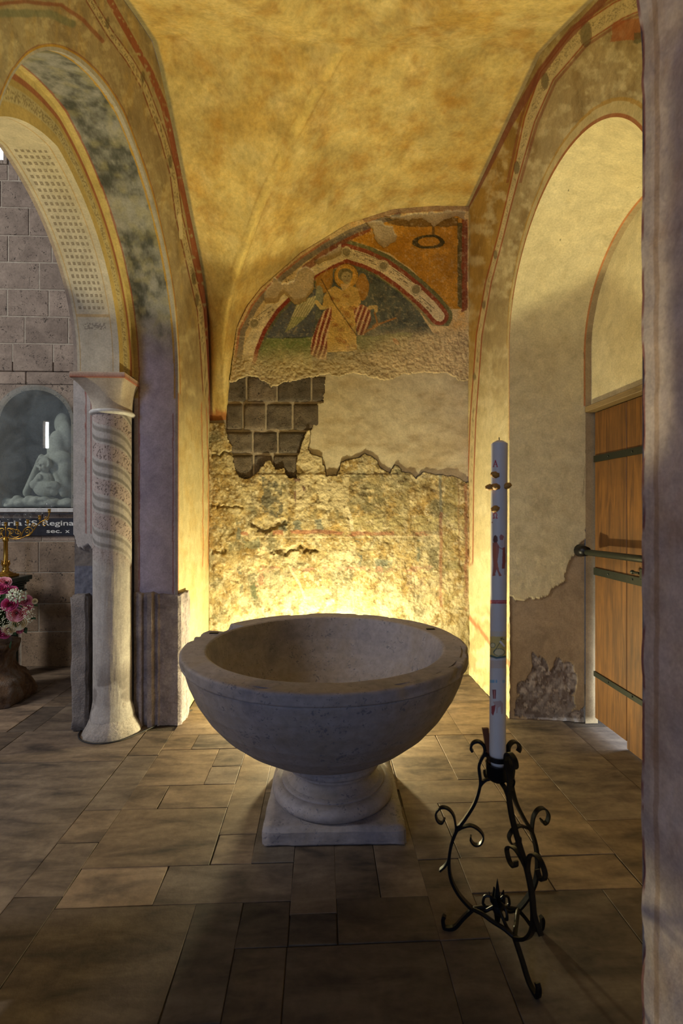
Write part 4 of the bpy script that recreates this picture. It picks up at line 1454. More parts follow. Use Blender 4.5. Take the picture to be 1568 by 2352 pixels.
for r in range(len(zs_) - 1):
    z0, z1 = zs_[r], zs_[r + 1]
    xsv = [onY(p, 1176, YA)[0] for p in known.get(r, [])]
    x = -1.5
    # continue to the right behind the pier and to the left beyond the frame
    xl_ = min(xsv) if xsv else -2.25 - rb.uniform(0, .3)
    if not xsv: xsv = [xl_]
    while xl_ > -4.6:
        xl_ -= rb.uniform(.38, .62); xsv.append(xl_)
    xsv = sorted(set(xsv + [-1.58]))
    for a, b in zip(xsv[:-1], xsv[1:]):
        spans = [(a, b, z0, z1)]
        for (qx0, qx1, qz0, qz1) in ((hx0, hx1, hz0, hz1), (wx0, wx1, wz0, wz1)):
            new = []
            for (a_, b_, c_, d_) in spans:
                if b_ <= qx0 or a_ >= qx1 or d_ <= qz0 or c_ >= qz1:
                    new.append((a_, b_, c_, d_)); continue
                if a_ < qx0: new.append((a_, qx0, c_, d_))
                if b_ > qx1: new.append((qx1, b_, c_, d_))
                m0, m1 = max(a_, qx0), min(b_, qx1)
                if c_ < qz0: new.append((m0, m1, c_, qz0))
                if d_ > qz1: new.append((m0, m1, qz1, d_))
            spans = new
        for (a_, b_, c_, d_) in spans:
            if b_ - a_ < .02 or d_ - c_ < .02: continue
            mb = MB()
            g = .003
            mb.box(a_ + g, b_ - g, YA - .0065 - rb.uniform(0, .004), YA + .03, c_ + g, d_ - g, .006)
            o = mb.build('stone_block', M['tuff'], wall_aisle, False, ((a_ + b_) / 2, YA, (c_ + d_) / 2))
            v_ = rb.uniform(.86, 1.1)
            warm = .12 if r < 4 and rb.random() < .6 else 0
            o.color = (v_, v_ * (.97 - warm * .6), v_ * (.95 - warm * 1.6), 1)
# bright little window high up
win = empty('window_1', ((wx0 + wx1) / 2, YA, wz0), 'small bright window high in the grey aisle wall', 'window', kind='structure')
mb = MB(); mb.box(wx0 + .02, wx1 - .02, YA - .010, YA - .003, wz0 + .02, wz1 - .02)
mb.build('pane', M['sky_window'], win)
mb = MB()
for a, b, c_, d_ in ((wx0, wx0 + .04, wz0, wz1), (wx1 - .04, wx1, wz0, wz1), (wx0 + .04, wx1 - .04, wz0, wz0 + .04), (wx0 + .04, wx1 - .04, wz1 - .04, wz1)):
    mb.box(a, b, YA - .02, YA + .012, c_, d_, .004)
mb.build('window_frame', M['tuff'], win)

# arched recess with its surround
ncx = (hx0 + hx1) / 2
r_in = onY(164, 1000, YA)[0] - ncx
r_out = hx1 - ncx
spr = hz1 - r_out
n_ = 40
inner = [(ncx - r_in, hz0)] + [(ncx - r_in * math.cos(math.pi * i / n_), spr + r_in * math.sin(math.pi * i / n_)) for i in range(n_ + 1)] + [(ncx + r_in, hz0)]
outer = []
for i in range(n_ + 1):
    a = math.pi * i / n_
    cx_, sz_ = -math.cos(a), math.sin(a)
    k_ = 1 / max(abs(cx_), abs(sz_) * r_out / (hz1 - spr), 1e-6)
    outer.append((ncx + cx_ * k_ * r_out, spr + min(sz_ * k_ * r_out, hz1 - spr)))
outer = [(hx0, hz0)] + outer + [(hx1, hz0)]
vs, fs = [], []
for (a, b), (c_, d_) in zip(inner, outer):
    vs += [(a, YA - .006, b), (c_, YA - .006, d_), (a, YA + .42, b)]
for i in range(len(inner) - 1):
    k_ = 3 * i
    fs += [(k_, k_ + 3, k_ + 4, k_ + 1), (k_, k_ + 2, k_ + 5, k_ + 3)]
m_ = MB(); m_.add(vs, fs)
so = m_.build('niche_surround', M['tuff'], wall_aisle, False)
so.color = (.95, .93, .9, 1)
m_ = MB(); m_.add([(a, YA + .42, b) for a, b in inner], [list(range(len(inner)))])
m_.add([(hx0, YA - .006, hz0), (hx1, YA - .006, hz0), (hx1, YA + .42, hz0), (hx0, YA + .42, hz0)], [(0, 1, 2, 3)])
so = m_.build('niche_back', M['darktuff'], wall_aisle); so.color = (.9, .9, .95, 1)
# glass pane with screws
gl = empty('glass_pane', (ncx, YA - .03, hz0), 'arched sheet of hazy glass covering the wall recess', 'glass')
out2 = [(hx0 + .006, hz0 + .005)] + [(ncx - (r_out - .006) * math.cos(math.pi * i / n_), spr + (r_out - .006) * math.sin(math.pi * i / n_)) for i in range(n_ + 1)] + [(hx1 - .006, hz0 + .005)]
m_ = MB(); k_ = len(out2)
m_.add([(a, YA - .034, b) for a, b in out2] + [(a, YA - .026, b) for a, b in out2], [list(range(k_)), list(range(2 * k_ - 1, k_ - 1, -1))] + [(i, i + k_, (i + 1) % k_ + k_, (i + 1) % k_) for i in range(k_)])
m_.build('sheet', M['pane'], gl)
for a, b in ((169, 972), (169, 1143), (-6, 972), (-6, 1143)):
    p = onY(a, b, YA - .035); m_ = MB(); m_.tube([p, (p[0], YA - .012, p[2])], .009, 10); m_.build('screw', M['iron'], gl)
mb = MB(); p0 = onY(-16, 1177, YA - .05); p1 = onY(172, 1167, YA - .05)
mb.box(p0[0], p1[0], YA - .075, YA - .005, p0[2], p1[2], .006)
sill = mb.build('window_sill', M['white_marble'], None, False, ((p0[0] + p1[0]) / 2, YA - .04, p0[2]))
sill.name = 'marble_ledge'; tag(sill, 'white marble ledge beneath the glazed recess', 'ledge')
# rear nave wall with the slit window mirrored in the glass
mb = MB()
wy = -6.4
SX, SZ0, SZ1, SW = -8.86, 3.55, 4.42, .19
mb.box(-11, SX - SW / 2, wy - .3, wy, 0, 7); mb.box(SX + SW / 2, -7.2, wy - .3, wy, 0, 7); mb.box(SX - SW / 2, SX + SW / 2, wy - .3, wy, 0, SZ0); mb.box(SX - SW / 2, SX + SW / 2, wy - .3, wy, SZ1, 7)
wr = mb.build('wall_rear', M['tuff']); tag(wr, 'far nave wall behind the viewer with a slit window', 'wall', kind='structure')
mb = MB(); mb.box(SX - SW / 2, SX + SW / 2, wy - .18, wy - .16, SZ0, SZ1)
w2 = mb.build('window_2', M['slit_window']); tag(w2, 'bright slit window mirrored in the glass of the recess', 'window', kind='structure')

# ================================================================== baptismal font
FX, FY = 0.022, 2.49
font = empty('baptismal_font', (FX, FY, 0), 'large round stone font bowl on a moulded foot and square plinth', 'font')


def lathe_grid(prof, n, cx, cy, disp):
    pr = resample(np.array(prof, float), 420)
    a = np.linspace(0, 2 * math.pi, n + 1)
    r = pr[:, 0][:, None] * np.ones_like(a)[None]
    z = pr[:, 1][:, None] * np.ones_like(a)[None]
    P = np.stack([r * np.cos(a), r * np.sin(a), z], -1)
    dr, dz = disp(P, r, z, a[None] * np.ones_like(r))
    r2 = r + dr
    return np.stack([cx + r2 * np.cos(a), cy + r2 * np.sin(a), z + dz], -1)


def bowl_disp(P, r, z, a):
    n = fbm(P, 5, 4, 3) - .5
    rim = ss(.775, .80, z) * (r > .56)
    chip = ss(.56, .68, fbm(P, 9, 4, 8)) * rim
    dr = n * .008 - chip * .011 * (r > .68) - rim * (r > .68) * (fbm(P, 20, 3, 4) - .3) * .006
    dz = -chip * .006 * (r > .68) + (fbm(P, 12, 4, 6) - .5) * .004 * rim
    # old step broken out of the rim at the rear left
    da = np.abs((a - 2.62 + math.pi) % (2 * math.pi) - math.pi)
    st = (1 - ss(.10, .13, da)) * (r > .60) * (z > .77)
    dz = dz - st * .035
    return dr, dz


prof = [(0.0, .285), (.20, .285), (.24, .290), (.30, .312), (.38, .352), (.46, .405), (.535, .470), (.597, .545), (.646, .625), (.677, .695), (.694, .752), (.698, .770), (.693, .773), (.694, .777), (.710, .779), (.7145, .783), (.716, .800), (.716, .824), (.712, .830), (.702, .832),
        (.60, .832), (.590, .826), (.583, .80), (.563, .70), (.53, .62), (.47, .535), (.36, .455), (.2, .405), (0, .39)]
P = lathe_grid(prof, 240, FX, FY, bowl_disp)
bo = grid('bowl', P, M['marble'], font, None, True, (FX, FY, 0))
bo.data.set_sharp_from_angle(angle=R(38))
fc = (FX + .038, FY, 0)
arcp = lambda r0, z0, rr, a0, a1, n=9: [(r0 + rr * math.cos(R(lerp(a0, a1, k / n))), z0 + rr * math.sin(R(lerp(a0, a1, k / n)))) for k in range(n + 1)]
for nm, pf in (('neck_band', [(.10, .300), (.244, .300), (.250, .297), (.252, .270), (.246, .266), (.1, .266)]),
               ('neck_roll', [(.1, .268), (.226, .268)] + arcp(.226, .250, .018, 90, -90) + [(.1, .232)]),
               ('neck_fillet', [(.1, .236), (.229, .236), (.231, .234), (.231, .222), (.228, .220), (.1, .220)]),
               ('scotia', [(.1, .222), (.216, .222)] + [(.216 - .020 * math.sin(math.pi * k / 10) + .026 * (k / 10) ** 2, .222 - .068 * k / 10) for k in range(11)] + [(.1, .154)]),
               ('torus_fillet', [(.1, .158), (.256, .158), (.260, .155), (.260, .146), (.1, .146)]),
               ('torus', [(.1, .148), (.272, .148)] + arcp(.272, .111, .037, 90, -90, 12) + [(.1, .074)])):
    mb = MB(); mb.lathe(pf, 80, fc)
    o = mb.build(nm, M['marble'], font, True)
    o.data.set_sharp_from_angle(angle=R(40))
bm = bmesh.new()
hw = .324
bmesh.ops.create_cube(bm, size=1, matrix=Matrix.Translation((FX + .042, FY, .038)) @ Matrix.Rotation(R(-1.2), 4, 'Z') @ Matrix.Diagonal((hw * 2, hw * 2, .076, 1)))
bmesh.ops.bevel(bm, geom=list(bm.edges), offset=.009, segments=2, affect='EDGES')
bmesh.ops.subdivide_edges(bm, edges=[e for e in bm.edges if e.calc_length() > .03], cuts=18, use_grid_fill=True)
for v in bm.verts:
    q_ = v.co * 14
    v.co += Vector((mnoise.fractal(q_, 1, 2, 4), mnoise.fractal(q_ + Vector((5, 5, 5)), 1, 2, 4), mnoise.fractal(q_ + Vector((9, 2, 5)), 1, 2, 4) * .6)) * .006
    v.co.z = max(v.co.z, .0012)
bm.verts.index_update()
mb = MB(); mb.add([v.co for v in bm.verts], [[v.index for v in f.verts] for f in bm.faces]); bm.free()
mb.build('plinth', M['marble'], font, True)
for a, nm in ((22, 'iron_pin'), (162, 'iron_pin')):
    mb = MB()
    x, y = FX + .645 * math.cos(R(a)), FY + .645 * math.sin(R(a))
    mb.box(x - .024, x + .024, y - .012, y + .012, .826, .838, .003)
    mb.build(nm, M['iron'], font)

# ================================================================== paschal candle
KX, KY = .612, 1.66
RC = .0278
zb0, zt0 = .605, 1.742
candle = empty('paschal_candle', (KX, KY, zb0), 'tall white paschal candle with painted figures, held in the iron stand', 'candle')
na_, nz_ = 190, 900
th = np.linspace(math.pi * 1.0 - .45, 2 * math.pi + .45, na_)       # finely painted side towards the viewer
zz_ = np.linspace(zb0 + .055, zt0 - .004, nz_)
TH_, ZZ = np.meshgrid(th, zz_)
RR = RC + (fbm(np.stack([np.cos(TH_), np.sin(TH_), ZZ * 8], -1), 1.5, 3, 2) - .5) * .0012
lean = (ZZ - zb0) * .006
P = np.stack([KX + lean + RR * np.cos(TH_), KY + RR * np.sin(TH_), ZZ], -1)
px = proj(P)
pt = Paint(px, (196, 191, 188), 700)
# letters
def stroke(pts, w=1.9, c=(168, 36, 56)):
    pt.line(pts, w, c, .95, 0, .7)
stroke([(1133, 1072), (1137.4, 1058)]); stroke([(1137.4, 1058), (1141.6, 1072)], 2.4); stroke([(1134.6, 1067), (1140, 1067)], 1.3); stroke([(1131.5, 1072), (1135, 1072)], 1.2); stroke([(1139.6, 1072), (1143, 1072)], 1.2)
om = [(1132, 1190), (1135.2, 1190), (1134, 1186), (1133.2, 1182.5), (1134.4, 1179.4), (1137, 1178.4), (1139.7, 1179.6), (1140.8, 1182.6), (1140, 1186), (1138.6, 1190), (1142, 1190)]
stroke(om, 2.0)
pt.ell(1129.8, 1200, 1.6, 1.6, (120, 40, 40), .9)
# two standing figures in red and brown
pt.poly([(1132, 1240), (1134, 1231), (1138, 1229), (1142, 1233), (1143, 1242), (1140, 1247), (1134, 1247)], (92, 52, 44), .95, .5, .3)
pt.poly([(1131, 1247), (1141, 1245), (1146, 1254), (1145, 1270), (1142, 1290), (1146, 1312), (1152, 1322), (1146, 1324), (1140, 1308), (1137, 1318), (1138, 1322), (1130, 1323), (1133, 1300), (1131, 1275)], (162, 84, 62), .9, .6, .3)
pt.poly([(1133, 1255), (1141, 1255), (1141, 1290), (1146, 1308), (1140, 1305), (1134, 1285)], (178, 106, 78), .8, .5, .3)
pt.poly([(1146, 1233), (1150, 1227), (1157, 1231), (1155, 1240), (1148, 1240)], (160, 74, 66), .8, .5, .3)
pt.poly([(1150, 1240), (1158, 1240), (1159, 1255), (1153, 1258), (1147, 1250)], (196, 176, 172), .7, .5, .3)
pt.poly([(1154, 1258), (1160, 1256), (1161, 1290), (1158, 1306), (1152, 1306), (1153, 1290)], (154, 64, 46), .9, .6, .3)
pt.line([(1159, 1234), (1159, 1320)], 1.2, (140, 80, 66), .8, 0); pt.line([(1143, 1256), (1155, 1262)], 2.2, (150, 80, 60), .8, 0)
# red band
pt.put((px[..., 1] > 1378.5) & (px[..., 1] < 1386.5), (176, 44, 52), .9)
pt.put((np.abs(px[..., 1] - 1382.4) < 1.2) & ((TH_ * 9) % 1 < .55), (226, 170, 160), .8)
# yellow panel with a reclining lamb and banner
pt.poly([(1120, 1462), (1170, 1462), (1170, 1507), (1120, 1511)], (206, 178, 84), .85, .8, .3)
pt.put((px[..., 1] > 1450) & (px[..., 1] < 1464) & ((TH_ * 7) % 1 < .45), (208, 182, 120), .8)
pt.put((px[..., 1] > 1517) & (px[..., 1] < 1535) & ((TH_ * 6.5) % 1 < .55), (190, 148, 100), .7)
pt.ell(1146, 1498, 13, 8, (214, 198, 150), .9); pt.ell(1146, 1498, 13.5, 8.5, (64, 96, 90), .9, 0, ring=.14)
pt.ell(1131, 1482, 6, 5.5, (212, 198, 150), .9); pt.ell(1131, 1482, 6.5, 6, (64, 92, 88), .9, 0, ring=.2)
pt.line([(1126, 1506), (1140, 1511), (1160, 1508)], 5, (58, 92, 92), .9, .5)
pt.line([(1134, 1498), (1147, 1477), (1153, 1464)], 1.5, (62, 76, 64), .9, 0); pt.line([(1149, 1466), (1157, 1469)], 1.8, (52, 60, 48), .9, 0)
pt.poly([(1146, 1474), (1149, 1471), (1160, 1483), (1158, 1487)], (226, 220, 214), .95, 0)
# blue dashes, small red motif and little animal
pt.put((np.abs(px[..., 1] - 1565) < 3.5) & (vnoise(np.stack([TH_ * 9, ZZ * 0], -1), 5) > .42), (92, 156, 188), .75)
pt.poly([(1130, 1584), (1139, 1584), (1138, 1605), (1132, 1605)], (120, 34, 44), .9, .4, .3); pt.line([(1135, 1587), (1135, 1604)], 2, (206, 150, 140), .8, 0)
pt.poly([(1128, 1622), (1138, 1618), (1136, 1632), (1132, 1644), (1128, 1638)], (140, 24, 32), .9, .4, .3)
pt.poly([(1131, 1612), (1150, 1609), (1155, 1616), (1154, 1640), (1151, 1640), (1149, 1622), (1143, 1626), (1142, 1638), (1139, 1638), (1139, 1624)], (176, 146, 138), .85, .5, .3)
grid('painted_shaft', P, M['wax'], candle, pt.c, True, (KX, KY, zb0))
th2 = np.linspace(.45, math.pi - .45, 40); zz2 = np.linspace(zb0 + .055, zt0 - .004, 60)
T2, Z2 = np.meshgrid(th2, zz2)
P = np.stack([KX + (Z2 - zb0) * .006 + RC * np.cos(T2), KY + RC * np.sin(T2), Z2], -1)
grid('shaft_rear', P, M['wax'], candle, np.broadcast_to(C((196, 191, 188)), P.shape), True, (KX, KY, zb0))
tl = (zt0 - zb0) * .006
mb = MB(); mb.lathe([(0, zt0 + .008), (.010, zt0 + .007), (.022, zt0), (.0275, zt0 - .006), (.0279, zt0 - .012)], 40, (KX + tl, KY, 0))
k_ = len(mb.v)
mb.build('wax_top', M['wax'], candle, True, None, np.broadcast_to(C((196, 191, 188)), (k_, 3)))
mb = MB()
mb.lathe([(.0276, zb0 + .057), (.0265, zb0 + .05), (.0268, zb0 + .035), (.0225, zb0 + .022), (.0215, zb0 + .002), (.0, zb0)], 40, (KX, KY, 0))
k_ = len(mb.v)
mb.build('wax_base', M['wax'], candle, True, None, np.broadcast_to(C((196, 191, 188)), (k_, 3)))
mb = MB(); mb.tube([(KX + tl, KY, zt0 + .006), (KX + tl - .001, KY, zt0 + .018)], .0016, 6); mb.build('wick', M['cable'], candle)
for i, (a, b) in enumerate(((1130, 1089.5), (1117.5, 1118.5), (1131, 1117), (1163.5, 1115), (1130.5, 1168.5))):
    zg = EYE - (b - 1176) / FPX * (KY - .02)
    dx = (a - 1148) / FPX * KY
    ang = math.asin(max(-1, min(1, dx / (RC + .004))))
    rr = RC + (.012 if i == 1 else .002)
    ang = {0: -.80, 1: -1.25, 2: -.72, 3: .72, 4: -.78}[i]
    c_ = (KX + (zg - zb0) * .006 + rr * math.sin(ang), KY - rr * math.cos(ang), zg)
    bm = bmesh.new(); bmesh.ops.create_icosphere(bm, subdivisions=3, radius=1)
    for v in bm.verts:
        n_ = 1 + .22 * mnoise.fractal(v.co * 2.2 + Vector((i * 5, 0, 0)), 1, 2, 3)
        v.co = Vector((v.co.x * .0155 * n_, v.co.y * .013 * n_, v.co.z * .011 * n_))
        v.co.rotate(Matrix.Rotation(R((20, -15, 10, -20, -25)[i]), 3, 'Y'))
    bm.verts.index_update(); mb = MB(); mb.add([v.co + Vector(c_) for v in bm.verts], [[v.index for v in f.verts] for f in bm.faces]); bm.free()
    mb.build('incense_grain', M['grain'], candle, True)

# ================================================================== wrought iron stand
stand = empty('candle_stand', (KX, KY, 0), 'black wrought iron tripod stand with scrolls, holding the tall candle', 'stand')


def leg_rz(p, ang):
    """(radius, height) of a photo point in the vertical plane through the stand's axis"""
    d = ray(*p); ca, sa = math.cos(ang), math.sin(ang)
    # camera + t*d = K + r*(ca,sa)
    det = d[0] * (-sa) - (-ca) * d[1]
    t_ = (KX * (-sa) - (-ca) * KY) / det
    x, y = d[0] * t_, d[1] * t_
    r = (x - KX) * ca + (y - KY) * sa
    return r, EYE + d[2] * t_


AB = R(160)
main = [(1113, 1728), (1100, 1758), (1103, 1795), (1098, 1822), (1088, 1848), (1068, 1880), (1048, 1908), (1035, 1945), (1031, 1985), (1036, 2020), (1052, 2052), (1072, 2076), (1085, 2088)]
topscroll = [(1113, 1728), (1110, 1712), (1098, 1703), (1085, 1707), (1081, 1718), (1085, 1726)]
footp = [(1085, 2088), (1064, 2108), (1046, 2128), (1032, 2138), (1020, 2130), (1017, 2112), (1021, 2103)]
outer_s = [(1046, 1912), (1046, 1895), (1041, 1872), (1028, 1857), (1012, 1855), (1001, 1868), (1004, 1884), (1014, 1890), (1021, 1880)]
inner_s = [(1050, 1906), (1064, 1899), (1082, 1896), (1100, 1906), (1110, 1922), (1103, 1938), (1090, 1940), (1081, 1930), (1081, 1920)]
tail = [(1032, 1955), (1029, 1975), (1022, 1988), (1010, 1999)]
armin = [(1100, 1812), (1106, 1800), (1116, 1791), (1128, 1788)]
rz = lambda pts: [leg_rz(p, AB) for p in pts]
MAIN, TOPS, FOOT, OUTS, INS, TAIL, ARM = map(rz, (main, topscroll, footp, outer_s, inner_s, tail, armin))
zmin = min(z for r, z in FOOT)
FOOT = [(r, max(z, .008)) for r, z in FOOT]
for ai, ang in enumerate((R(160), R(-75), R(14))):
    ca, sa = math.cos(ang), math.sin(ang)
    to3 = lambda pr: [(KX + r * ca, KY + r * sa, z) for r, z in pr]
    side = (-sa, ca, 0)
    k_ = 1.0 if ai != 1 else 1.12
    sc_ = lambda pr: [(r * k_, z) for r, z in pr]
    mb = MB(); mb.strap(smooth_pts(to3(sc_(MAIN)), 7), side, .017, .010)
    leg = mb.build('leg', M['iron'], stand)
    for nm, pr, w, t_ in (('top_scroll', TOPS, .017, .008), ('outer_scroll', OUTS, .016, .006), ('inner_scroll', INS, .016, .006), ('leg_tail', TAIL, .016, .007), ('cup_arm', ARM, .014, .008), ('foot_hook', FOOT, .014, .012)):
        mb = MB(); mb.strap(smooth_pts(to3(sc_(pr)), 7), side, w, t_)
        mb.build(nm, M['iron'], leg)
# base bars joining the legs and curling to the middle
rB, zB = MAIN[-1]
angs = (R(160), R(-75), R(14))
for i in range(3):
    a0, a1 = angs[i], angs[(i + 1) % 3]
    k0 = 1.12 if i == 1 else 1; k1 = 1.12 if (i + 1) % 3 == 1 else 1
    p0 = Vector((KX + rB * k0 * math.cos(a0), KY + rB * k0 * math.sin(a0), zB)); p1 = Vector((KX + rB * k1 * math.cos(a1), KY + rB * k1 * math.sin(a1), zB))
    mid = (p0 + p1) / 2; mid = Vector((KX, KY, zB)).lerp(mid, 1.0); mid.z = zB + .004
    mb = MB(); mb.tube(smooth_pts([p0, p0.lerp(mid, .5) + Vector((0, 0, .004)), mid, p1.lerp(mid, .5) + Vector((0, 0, .004)), p1], 5), .0075, 8)
    mb.build('base_bar', M['iron'], stand, True)
    mb = MB()
    cpt = Vector((KX, KY, zB + .03))
    mb.tube(smooth_pts([p0, p0.lerp(cpt, .45) + Vector((0, 0, -.012)), p0.lerp(cpt, .85), cpt], 6), .006, 8)
    sc0 = p0.lerp(cpt, .6)
    mb.tube(smooth_pts([cpt, cpt.lerp(p0, .25) + Vector((0, 0, .035)), cpt.lerp(p0, .5) + Vector((0, 0, .04)), cpt.lerp(p0, .58) + Vector((0, 0, .018)), cpt.lerp(p0, .5) + Vector((0, 0, .008))], 5), .005, 7)
    mb.build('inner_curl', M['iron'], stand, True)
mb = MB(); mb.lathe([(0, zB + .13), (.004, zB + .11), (.009, zB + .075), (.012, zB + .05), (.008, zB + .045), (.016, zB + .035), (.018, zB + .02), (.012, zB + .005), (.009, zB - .02), (0, zB - .03)], 12, (KX, KY, 0))
for k_ in range(5):
    a = 2 * math.pi * k_ / 5 + .4
    mb.strap([(KX + .008 * math.cos(a), KY + .008 * math.sin(a), zB + .03), (KX + .024 * math.cos(a), KY + .024 * math.sin(a), zB + .05), (KX + .028 * math.cos(a), KY + .028 * math.sin(a), zB + .078)], (-math.sin(a), math.cos(a), 0), [.016, .018, .003], .003)
mb.build('spike', M['iron'], stand)
mb = MB(); mb.lathe([(0, zb0 - .045), (.012, zb0 - .045), (.03, zb0 - .035), (.0385, zb0 - .02), (.040, zb0 + .02), (.041, zb0 + .022), (.037, zb0 + .022), (.036, zb0 - .006), (.0, zb0 - .008)], 28, (KX, KY, 0))
mb.build('drip_cup', M['iron'], stand, True)
mb = MB()
rr_ = MAIN[0][0]
mb.lathe([(.0345, .640), (.0375, .640), (.0375, .656), (.0345, .656), (.0345, .640)], 36, (KX, KY, 0))
for ang in angs:
    ca, sa = math.cos(ang), math.sin(ang)
    mb.strap([(KX + .036 * ca, KY + .036 * sa, .648), (KX + rr_ * ca, KY + rr_ * sa, .648)], (0, 0, 1), .012, .008)
mb.build('ring', M['iron'], stand, False)
for k_, a in enumerate((R(120), R(-20))):
    mb = MB(); mb.strap(smooth_pts([(KX + .026 * math.cos(a), KY + .026 * math.sin(a), zb0 - .035), (KX + .05 * math.cos(a), KY + .05 * math.sin(a), zb0 - .05), (KX + .056 * math.cos(a), KY + .056 * math.sin(a), zb0 - .03), (KX + .046 * math.cos(a), KY + .046 * math.sin(a), zb0 - .025)], 5), (-math.sin(a), math.cos(a), 0), .012, .005)
    mb.build('cup_scroll', M['iron'], stand)

# wooden wedge pushed in beside the candle
d0 = onY(1114, 1672, KY + .022); d1 = onY(1124, 1750, KY + .016)
mb = MB(); mb.strap([d0, (d0[0] * .4 + d1[0] * .6, KY + .020, d0[2] * .4 + d1[2] * .6), (d1[0], KY + .014, d1[2] - .004)], (1, 0, 0), [.022, .015, .009], [.010, .009, .006])
wd = mb.build('wooden_wedge', M['dark_wood'], None, False, d1); wd.color = (1, .8, .7, 1)
tag(wd, 'brown wooden wedge stuck in the stand ring beside the candle', 'wedge')

# ================================================================== engaged column with painted spirals
CX, CY, CRAD = onY(257, 1100, 3.38)[0], 3.39, .122
colo = empty('engaged_column', (CX, CY, 0), 'round column with faded painted spirals and flared capital under the left arch', 'column')
th = np.linspace(-math.pi * 1.08, math.pi * .08, 220); zz_ = np.linspace(.10, 2.165, 700)
T_, Z_ = np.meshgrid(th, zz_)
rad = CRAD + (fbm(np.stack([np.cos(T_), np.sin(T_), Z_], -1), 4, 4, 5) - .5) * .006 + ss(.12, .0, Z_ - .10) * .02
P = np.stack([CX + rad * np.cos(T_), CY + rad * np.sin(T_), Z_], -1)
px = proj(P)
pt = Paint(px, (174, 166, 158), 800)
mottled(pt, P, [((188, 179, 170), 6, .48, .64, .6), ((176, 166, 156), 8, .52, .66, .6)], 810)
ph = ((Z_ + .40 * T_ / (2 * math.pi) + .02 * np.sin(T_ * 2)) / .232) % 1
fade = ss(1.05, 1.35, Z_) * ss(.30, .44, fbm(P, 9, 3, 4) + .15)
st1 = ss(.0, .05, ph) * (1 - ss(.10, .16, ph))
pt.put(fade * st1, (112, 106, 98), .75)
st2 = ss(.28, .34, ph) * (1 - ss(.40, .46, ph))
pt.put(fade * st2, (120, 113, 104), .7)
band = (ph > .52) & (ph < .96)
pt.put(fade * band, (172, 150, 142), .6)
dots = band & (vnoise(np.stack([px[..., 0] * .42 + px[..., 1] * .22, px[..., 1] * .32 - px[..., 0] * .15], -1), 9) > .73)
pt.put(dots * fade, (92, 78, 74), .75)
pt.put(ss(.55, .35, Z_) * ss(.48, .58, fbm(P, 7, 4, 14)), (120, 110, 104), .7)
grid('shaft', P, M['fresco'], colo, pt.c, True, (CX, CY, 0))
mb = MB()
mb.lathe([(.118, .22), (.124, .16), (.134, .115), (.152, .080), (.172, .045), (.184, .020), (.189, -.002)], 48, (CX, CY, 0), wob=lambda r, a, z: .010 * mnoise.fractal(Vector((math.cos(a) * 3, math.sin(a) * 3, z * 9)), 1, 2, 3))
V_ = np.array(mb.v); pt = Paint(proj(V_), (178, 168, 158), 815)
mottled(pt, V_, [((150, 140, 130), 8, .48, .62, .6)], 816)
mb.build('base', M['fresco_rough'], colo, True, None, pt.c)
mb = MB(); mb.lathe([(.122, 2.155), (.138, 2.160), (.146, 2.172), (.138, 2.185), (.124, 2.19)], 48, (CX, CY, 0)); mb.build('necking_ring', M['white_marble'], colo, True)
# capital: round below, square above
n_ = 96; lv = 26
ax0, ax1, ay0, ay1 = CX - .19, CX + .150, CY - .178, CY + .06
V = []
for i in range(lv):
    u = i / (lv - 1)
    f_ = u ** 1.9
    for j in range(n_):
        a = 2 * math.pi * j / n_
        c_, s_ = math.cos(a), math.sin(a)
        rx, ry = .126 * c_, .126 * s_
        k_ = 1 / max(abs(c_), abs(s_))
        sx = (ax1 - CX if c_ > 0 else CX - ax0) * c_ * k_; sy = (ay1 - CY if s_ > 0 else CY - ay0) * s_ * k_
        V.append((CX + lerp(rx, sx, f_), CY + lerp(ry, sy, f_), 2.19 + .185 * u))
Fq = [(i * n_ + j, i * n_ + (j + 1) % n_, (i + 1) * n_ + (j + 1) % n_, (i + 1) * n_ + j) for i in range(lv - 1) for j in range(n_)]
mb = MB(); mb.add(V, Fq)
V_ = np.array(V); pt = Paint(proj(V_), (190, 176, 156), 820)
mottled(pt, V_, [((168, 150, 130), 8, .48, .62, .6)], 830)
mb.build('capital', M['fresco'], colo, True, None, pt.c)
mb = MB(); mb.box(ax0 - .008, ax1 + .008, ay0 - .008, ay1, 2.375, 2.412, .004)
V_ = np.array(mb.v); cc = np.tile(C((192, 168, 146)), (len(V_), 1)); cc[(V_[:, 2] < 2.40)] = C((170, 110, 88))
mb.build('abacus', M['fresco'], colo, False, None, cc)

# cable lying round the foot of the column
cp = [onF(*p, .006) for p in ((441, 1630), (415, 1644), (380, 1657))] + [(CX + .207 * math.cos(R(a_)), CY + .207 * math.sin(R(a_)), .006) for a_ in (-35, -60, -85, -110, -135, -155, -172, -188)]
mb = MB(); mb.tube(smooth_pts(cp, 6), .0045, 7)
cb_ = mb.build('floor_cable', M['cable'], None, True, cp[0]); tag(cb_, 'thin dark cable lying around the foot of the round column', 'cable')

# ================================================================== carving in the recess
sx = lambda p: onY(p, 1000, YA + .12)[0]
sz = lambda y: onY(80, y, YA + .12)[2]
W_ = lambda a, b, y=YA + .14: (onY(a / 4.9, 860 + b / 4.9, y)[0], y, onY(a / 4.9, 860 + b / 4.9, y)[2])     # read off the enlarged recess
st = empty('stone_carving', (W_(430, 1490)[0], YA + .15, hz0), 'pale stone carving of a mantled half figure on rocks behind the glass', 'carving')


